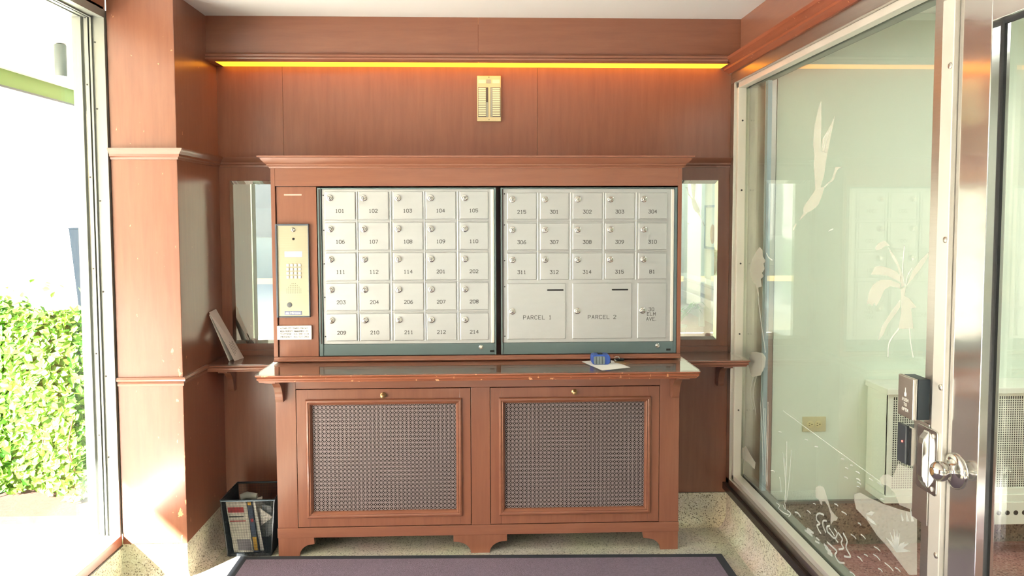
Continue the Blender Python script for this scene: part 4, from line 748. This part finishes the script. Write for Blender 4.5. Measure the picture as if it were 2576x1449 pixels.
# ---------------------------------------------------------------- hardware by the lobby door
pb = thing('push_plate_box', 'dark box with a steel PUSH TO OPEN plate beside the lobby door', 'switch', (1.10, -1.565, .925))
obj('box', B(1.087, 1.1178, -1.600, -1.532, .925, 1.028), mat('box_enamel', '#2c3840', .45), pb, bevel=.0015)
obj('trim_ring', B(1.0815, 1.0835, -1.601, -1.531, .924, 1.029), ALUM, pb); obj('gap', B(1.0835, 1.087, -1.598, -1.534, .927, 1.026), BLACK, pb)
pp = obj('plate', B(1.074, 1.0815, -1.601, -1.531, .924, 1.029), brushed('push_plate_steel', '#b5b0a8', .35), pb, bevel=.002)
onx = lambda cy, cz, x: (lambda u, v, k: (x-.0006*k, cy-u, cz+v))
for s, z in (('PUSH', .969), ('TO', .957), ('OPEN', .944)):
    obj('lettering', lettering(s, .0075, onx(-1.566, z, 1.074), .16, 2.0), PAPER, pp)
hand = MB().prism([(-1.562, .978), (-1.570, .978), (-1.5715, .985), (-1.568, .990), (-1.567, 1.0), (-1.5645, 1.0), (-1.5645, .990), (-1.561, .986)], 1.0734, 1.0741, 'x')
obj('hand_symbol', hand, PAPER, pp)
rd = thing('card_reader', 'black card reader with a small red light below the push plate box', 'card reader', (1.10, -1.516, .787))
obj('body', B(1.104, 1.1775, -1.538, -1.497, .787, .886), mat('reader_body', '#23272c', .4), rd, bevel=.002)
obj('face', B(1.094, 1.104, -1.5385, -1.4965, .790, .893), mat('reader_face', '#33383e', .35), rd, bevel=.003)
obj('grey_strip', B(1.109, 1.115, -1.5386, -1.4965, .788, .8865), ALUM, rd)
obj('red_light', MB().lathe([(0, .0025), (.001, .0025), (.0015, .001)], (1.094, -1.522, .848), (-1, 0, 0), 12), mat('red_led', '#ff4038', .4, emit=6, emit_col='#ff3a30'), rd)
bp_ = tag(obj('backing_plate', B(1.1145, 1.1178, -1.606, -1.5385, .655, .915), STEEL, bevel=.001), 'tall plain steel plate behind the latch guard on the mullion', 'plate')
lg = thing('latch_guard', 'chrome latch guard plate with a bulging pull bar beside the door knob', 'latch guard', (1.112, -1.603, .745))
obj('plate', MB().prism(rrect(-1.648, -1.560, .745, .908, .008), 1.110, 1.1143, 'x'), CHROME, lg, bevel=.001)
pu = [(0, .752), (.003, .758), (.013, .772), (.016, .785), (.016, .868), (.013, .881), (.003, .895), (0, .901)]
obj('pull_bar', MB().prism([(1.110-d, z) for d, z in pu], -1.614, -1.592, 'y'), CHROME, lg, bevel=.003)
for y, z in ((-1.632, .893), (-1.632, .760)): obj('bolt', MB().lathe([(0, .006), (.002, .006), (.0035, .003)], (1.110, y, z), (-1, 0, 0), 16), ALUM, lg, smooth=40)
# ---------------------------------------------------------------- lobby things
ol = thing('wall_outlet', 'cream duplex wall outlet low on the pale lobby wall', 'outlet', (1.428, YLB, .50))
obj('cover_plate', B(1.377, 1.480, YLB-.006, YLB, .500, .566), mat('outlet_plate', '#cfc8a6', .45), ol, bevel=.002)
for x in (1.411, 1.446):
    s = obj('socket', MB().lathe([(0, .0155), (.002, .0155), (.0025, .0145), (.0022, .001)], (x, YLB-.006, .533), (0, -1, 0), 24), CREAM, ol, smooth=40)
    obj('slots', MB().box(x-.008, x-.002, YLB-.0092, YLB-.0082, .537, .5385).box(x-.008, x-.002, YLB-.0092, YLB-.0082, .527, .5285).box(x+.004, x+.008, YLB-.0092, YLB-.0082, .531, .535), HOLESHADE, s)
rv = thing('radiator_cover', 'white radiator cover with a fine mesh front on the lobby wall behind the glass', 'radiator cover', (2.2, YLB, .2))
RX = 1.662
obj('top_slab', B(RX-.012, 2.95, -.425, YLB-.001, .700, .726), WHITE, rv, bevel=.003)
obj('side_panel', B(RX, RX+.02, -.41, YLB-.001, .262, .700), WHITE, rv, bevel=.002)
obj('base_slab', B(RX-.010, 2.95, -.42, YLB-.02, .245, .275), WHITE, rv, bevel=.002)
obj('face_frame', MB().box(RX, RX+.022, -.412, -.398, .275, .700).box(RX+.022, 2.95, -.412, -.398, .688, .700).box(RX+.022, 2.95, -.412, -.398, .275, .300), WHITE, rv, bevel=.001)
obj('dark_inside', B(RX+.02, 2.93, -.385, -.375, .28, .70), mat('inside_grey', '#4c4f4a', .9), rv)
mb = MB(); p = .0095
for i in range(int((2.5-RX-.022)/p)): mb.box(RX+.022+i*p, RX+.022+i*p+.0032, -.4075, -.4060, .300, .688)
for i in range(int(.388/p)): mb.box(RX+.022, 2.5, -.4060, -.4045, .300+i*p, .300+i*p+.0032)
g_ = obj('wire_mesh', mb, WHITE, rv); g_['kind'] = 'stuff'
sk = obj('vent_skirt', MB().box(2.10, 2.95, -.425, YLB-.02, .150, .245), WHITE, rv, bevel=.002)
for i in range(12): obj('vent_hole', MB().lathe([(0, .010), (.001, .010), (.0015, .004)], (2.135+i*.036, -.425, .200), (0, -1, 0), 14), mat('vent_dark', '#3c3a36', .9) if i == 0 else bpy.data.materials['vent_dark'], sk)
for i, y in enumerate((-1.4, -3.6, -5.8, -7.6)):  # lamps out of view, added to brighten the lobby
    l = thing('ceiling_light', ['square flush ceiling light nearest the lobby back wall', 'square flush ceiling light second from the lobby back wall', 'square flush ceiling light third from the lobby back wall', 'square flush ceiling light farthest from the lobby back wall'][i], 'light', (2.2, y, ZC), 'lobby ceiling lights')
    obj('frame', MB().box(1.88, 2.52, y-.32, y-.30, ZC-.03, ZC).box(1.88, 2.52, y+.30, y+.32, ZC-.03, ZC).box(1.88, 1.90, y-.3, y+.3, ZC-.03, ZC).box(2.50, 2.52, y-.3, y+.3, ZC-.03, ZC), WHITE, l)
    obj('diffuser', B(1.90, 2.50, y-.30, y+.30, ZC-.022, ZC-.012), mat('diffuser_glow', '#fff6e0', .5, emit=LOBBY_GLOW, emit_col='#f6f6f4') if i == 0 else bpy.data.materials['diffuser_glow'], l)
pf = thing('framed_picture', 'blue-framed picture with a tan oval on the lobby side wall', 'picture', (XE, -6.5, 1.0))
FB = mat('frame_blue', '#7f97a8', .4)
y0, y1, z0, z1 = -6.75, -6.15, .98, 1.56
obj('frame', MB().box(XE-.02, XE, y0, y0+.03, z0, z1).box(XE-.02, XE, y1-.03, y1, z0, z1).box(XE-.02, XE, y0+.03, y1-.03, z0, z0+.03).box(XE-.02, XE, y0+.03, y1-.03, z1-.03, z1), FB, pf)
obj('print', B(XE-.010, XE-.004, y0+.03, y1-.03, z0+.03, z1-.03), mat('print_paper', '#d8e0d4', .6), pf)
obj('printed_oval', MB().prism([(-6.40+.10*math.cos(i*PI/12), 1.18+.13*math.sin(i*PI/12)) for i in range(24)], XE-.0112, XE-.010, 'x'), mat('tan_ink', '#b08458', .7), pf)
bn = thing('lobby_bench', 'low white slatted bench against the lobby side wall', 'bench', (2.8, -6.2, 0))
for z in (.30, .45): obj('slat', B(2.74, 2.77, -7.6, -4.9, z, z+.09), WHITE, bn, bevel=.004)
for y in (-7.5, -6.2, -5.0): obj('leg', B(2.77, 2.83, y-.03, y+.03, 0, .55), WHITE, bn)
obj('seat', B(2.74, 2.98, -7.6, -4.9, .55, .58), WHITE, bn)
pt = thing('potted_plant', 'strap-leaved green plant in a low white pot on the lobby floor', 'plant', (2.15, -5.1, 0))
obj('pot', MB().lathe([(0, .11), (.02, .12), (.16, .15), (.17, .16), (.18, .155), (.17, .14), (.15, .13)], (2.15, -5.1, 0), (0, 0, 1), 24), WHITE, pt, smooth=40)
obj('soil', MB().lathe([(.14, .13), (.155, .10), (.16, .01)], (2.15, -5.1, 0), (0, 0, 1), 20), mat('soil', '#3a2c22', .95), pt)
LEAFM = mat('strap_leaf', '#5e9a48', .4, var=.3, var_scale=20)
rnd = random.Random(5)
for i in range(34):
    a = rnd.random()*2*PI; L = .18+rnd.random()*.22; mb = MB(); vs = []
    for k in range(6):
        t = k/5; r = .04+L*t; z = .15+.30*math.sin(t*2.2)*(.7+.3*rnd.random()); wd = .016*(1-t**2)+.002
        c = Vector((2.15+r*math.cos(a), -5.1+r*math.sin(a), z)); n = Vector((-math.sin(a), math.cos(a), 0))*wd
        vs += [c-n, c+n, c+Vector((0, 0, -.002))]
    fs = [(k*3+p, k*3+(p+1) % 3, k*3+3+(p+1) % 3, k*3+3+p) for k in range(5) for p in range(3)]
    obj('leaf', mb.add(vs, fs), LEAFM, pt)

# ---------------------------------------------------------------- outdoors
struct('ground', B(-16, -1.6, -14, 24, -.2, -.12), mat('pale_concrete', '#d5d0c4', .9, var=.06))
struct('ground_front', B(-1.6, 9, -16, YF-.12, -.2, -.12), bpy.data.materials['pale_concrete'])
OUTW = mat('white_render', '#e8e6e0', .9)
struct('soil_bed', B(-4.6, -1.62, .42, 3.2, -.12, -.08), mat('bark_soil', '#4a3226', .95, var=.4, var_scale=30, bump=.5))
cp = thing('canopy', 'white flat entrance canopy with pale green metal fascia outside the left window', 'canopy', (-2.5, 1, 2.3))
obj('roof', B(-3.32, -1.62, -7, 9, 2.46, 2.60), OUTW, cp)
obj('fascia', B(-3.36, -3.32, -7, 9, 2.345, 2.60), mat('green_fascia', '#7c9c50', .5, .0), cp); obj('fascia_lip', B(-3.365, -3.31, -7, 9, 2.33, 2.345), mat('lip_grey', '#5a6466', .5, .2), cp)
pl = thing('canopy_light', 'grey cylinder downlight hanging under the white canopy outside', 'light', (-2.5, 1.21, 2.27))
obj('cylinder', MB().lathe([(0, .030), (.004, .033), (.18, .033), (.184, .030), (.19, .012)], (-2.5, 1.21, 2.27), (0, 0, 1), 24), mat('lamp_grey', '#5c6866', .5, .2), pl, smooth=40)
obj('lens', MB().lathe([(0, .026), (.002, .026)], (-2.5, 1.21, 2.2685), (0, 0, 1), 20), mat('lens_dark', '#70787a', .2), pl)
ps = thing('bollard_sign', 'dark grey tapered post rising behind the hedge beside the window frame', 'post', (-3.35, 3.19, -.12))
obj('post', MB().add([(-3.39, 3.14, -.12), (-3.30, 3.14, -.12), (-3.30, 3.24, -.12), (-3.39, 3.24, -.12), (-3.50, 3.10, 1.33), (-3.30, 3.10, 1.33), (-3.30, 3.24, 1.33), (-3.50, 3.24, 1.33)], [(0, 1, 2, 3), (4, 5, 6, 7), (0, 1, 5, 4), (1, 2, 6, 5), (2, 3, 7, 6), (3, 0, 4, 7)]), mat('charcoal_paint', '#1c2228', .9, spec=.0), ps, bevel=.004)
obj('cap', B(-3.503, -3.297, 3.097, 3.243, 1.33, 1.342), bpy.data.materials['charcoal_paint'], ps)
po = thing('entrance_porch', 'flat porch roof over the front entrance behind the viewer', 'porch', (0, -7, 2.4))  # roof added out of view to shade the ground before the entrance
obj('roof', B(-1.5, 6, -10.0, YF-.13, 2.42, 2.60), OUTW, po)
for x in (-1.3, 5.8): obj('column', B(x-.12, x+.12, -9.9, -9.66, -.12, 2.42), OUTW, po)
ob = thing('street_building', 'grey rendered building across the street facing the entrance', 'building', (0, -16, -.12))  # added out of view; its shaded face dims what the mailboxes reflect
obj('wall', B(-9, 10, -17, -15.5, -.12, 7), mat('grey_render', '#a9aba6', .9), ob)
for i, x in enumerate((-6, -2.5, 1, 4.5)): obj('window', B(x, x+1.6, -15.52, -15.48, .9, 2.4), mat('street_pane', '#485058', .1) if i == 0 else bpy.data.materials['street_pane'], ob)
bd = thing('white_building', 'overexposed white rendered building across the forecourt', 'building', (-9, 14.5, -.12))
obj('wall', B(-24, -1.7, 14, 15, -.12, 9), OUTW, bd); obj('ledge', B(-16, -9.7, 13.86, 14, 2.06, 2.14), mat('ledge_green', '#9aa890', .6), bd)
obj('window', B(-4.6, -3.2, 13.98, 14.02, .9, 2.3), mat('dark_pane', '#586068', .1), bd)
hd = thing('hedge', 'clipped sunlit hedge of small green leaves outside the left window', 'hedge', (-3.0, 1.6, -.1))
rnd = random.Random(11)
mb = MB(); X0, X1, Y0, Y1, Z1 = -4.3, -1.80, .62, 1.45, .92
def leafquad(mb, p, sz, n):
    n = n.normalized(); a = n.cross(Vector((rnd.gauss(0, 1), rnd.gauss(0, 1), rnd.gauss(0, 1)))).normalized(); b = n.cross(a)
    w_, l = sz*.32, sz*.5; up = n*sz*.10
    mb.add([p-a*l, p+b*w_*.8-a*l*.3+up, p+b*w_+a*l*.2+up, p+a*l, p-b*w_+a*l*.2+up, p-b*w_*.8-a*l*.3+up], [(0, 1, 2, 3), (0, 3, 4, 5)])
def lump(y, z): return .06*math.sin(y*5.1+z*3)+.05*math.sin(y*11+2*z)+.05*math.sin(z*9+y*2)
for i in range(22000):
    f_ = rnd.random(); y = Y0+(Y1-Y0)*rnd.random()
    if f_ < .62:
        x = X0+(X1-X0)*rnd.random()**.7; z = -.06+(Z1+.06)*rnd.random(); bulge = .13*math.sin(PI*min(1, max(0, z/Z1)))
        p = Vector((x, Y0+.08-bulge-lump(x, z)*.8+abs(rnd.gauss(0, .06)), z)); n = Vector((.2, -1, .6))
    elif f_ < .9:
        x = X0+(X1-X0)*rnd.random(); y = Y0+(Y1-Y0)*rnd.random()**1.6; p = Vector((x, y, Z1+lump(y, x)*.8-.02-abs(rnd.gauss(0, .05)))); n = Vector((.1, -.4, 1))
    else:
        p = Vector((X1+abs(rnd.gauss(0, .03)), y if y > Y0 else Y0, Z1*rnd.random())); n = Vector((1, -.3, .5))
    leafquad(mb, p, .036+.026*rnd.random(), n+Vector((rnd.gauss(0, .6), rnd.gauss(0, .6), rnd.gauss(0, .6))))
for i in range(70):
    y = Y0+rnd.random()*.8; leafquad(mb, Vector((X0+rnd.random()*(X1-X0), y, Z1+.02+rnd.random()*.10)), .05, Vector((rnd.gauss(0, 1), rnd.gauss(0, 1), 1)))
LM, lt, lb = new_mat('hedge_leaf')
oi = lt.nodes.new('ShaderNodeNewGeometry'); rp = lt.nodes.new('ShaderNodeValToRGB'); rp.color_ramp.elements[0].color = srgb('#2c6420'); rp.color_ramp.elements[1].color = srgb('#86ae44')
lt.links.new(oi.outputs['Random Per Island'], rp.inputs[0]); lt.links.new(rp.outputs[0], lb.inputs['Base Color']); lb.inputs['Roughness'].default_value = .4; lb.inputs['Specular IOR Level'].default_value = .25
tl = lt.nodes.new('ShaderNodeBsdfTranslucent'); lt.links.new(rp.outputs[0], tl.inputs[0]); ms = lt.nodes.new('ShaderNodeMixShader'); ms.inputs[0].default_value = .25
lt.links.new(lb.outputs[0], ms.inputs[1]); lt.links.new(tl.outputs[0], ms.inputs[2]); lt.links.new(ms.outputs[0], lt.nodes['Material Output'].inputs[0])
fo = obj('foliage', mb, LM, hd); fo['kind'] = 'stuff'
mb = MB()
for i in range(60):
    y = Y0+rnd.random()*(Y1-Y0); x = X0+.1+rnd.random()*(X1-X0-.1); mb.tube([(x, y, -.08), (x+rnd.gauss(-.02, .05), y+rnd.gauss(0, .1), .25), (x+rnd.gauss(-.05, .06), y+rnd.gauss(0, .15), .8)], [.006, .004, .002], 5)
tw = obj('branches', mb, mat('twig', '#6a4c34', .9), hd); tw['kind'] = 'stuff'
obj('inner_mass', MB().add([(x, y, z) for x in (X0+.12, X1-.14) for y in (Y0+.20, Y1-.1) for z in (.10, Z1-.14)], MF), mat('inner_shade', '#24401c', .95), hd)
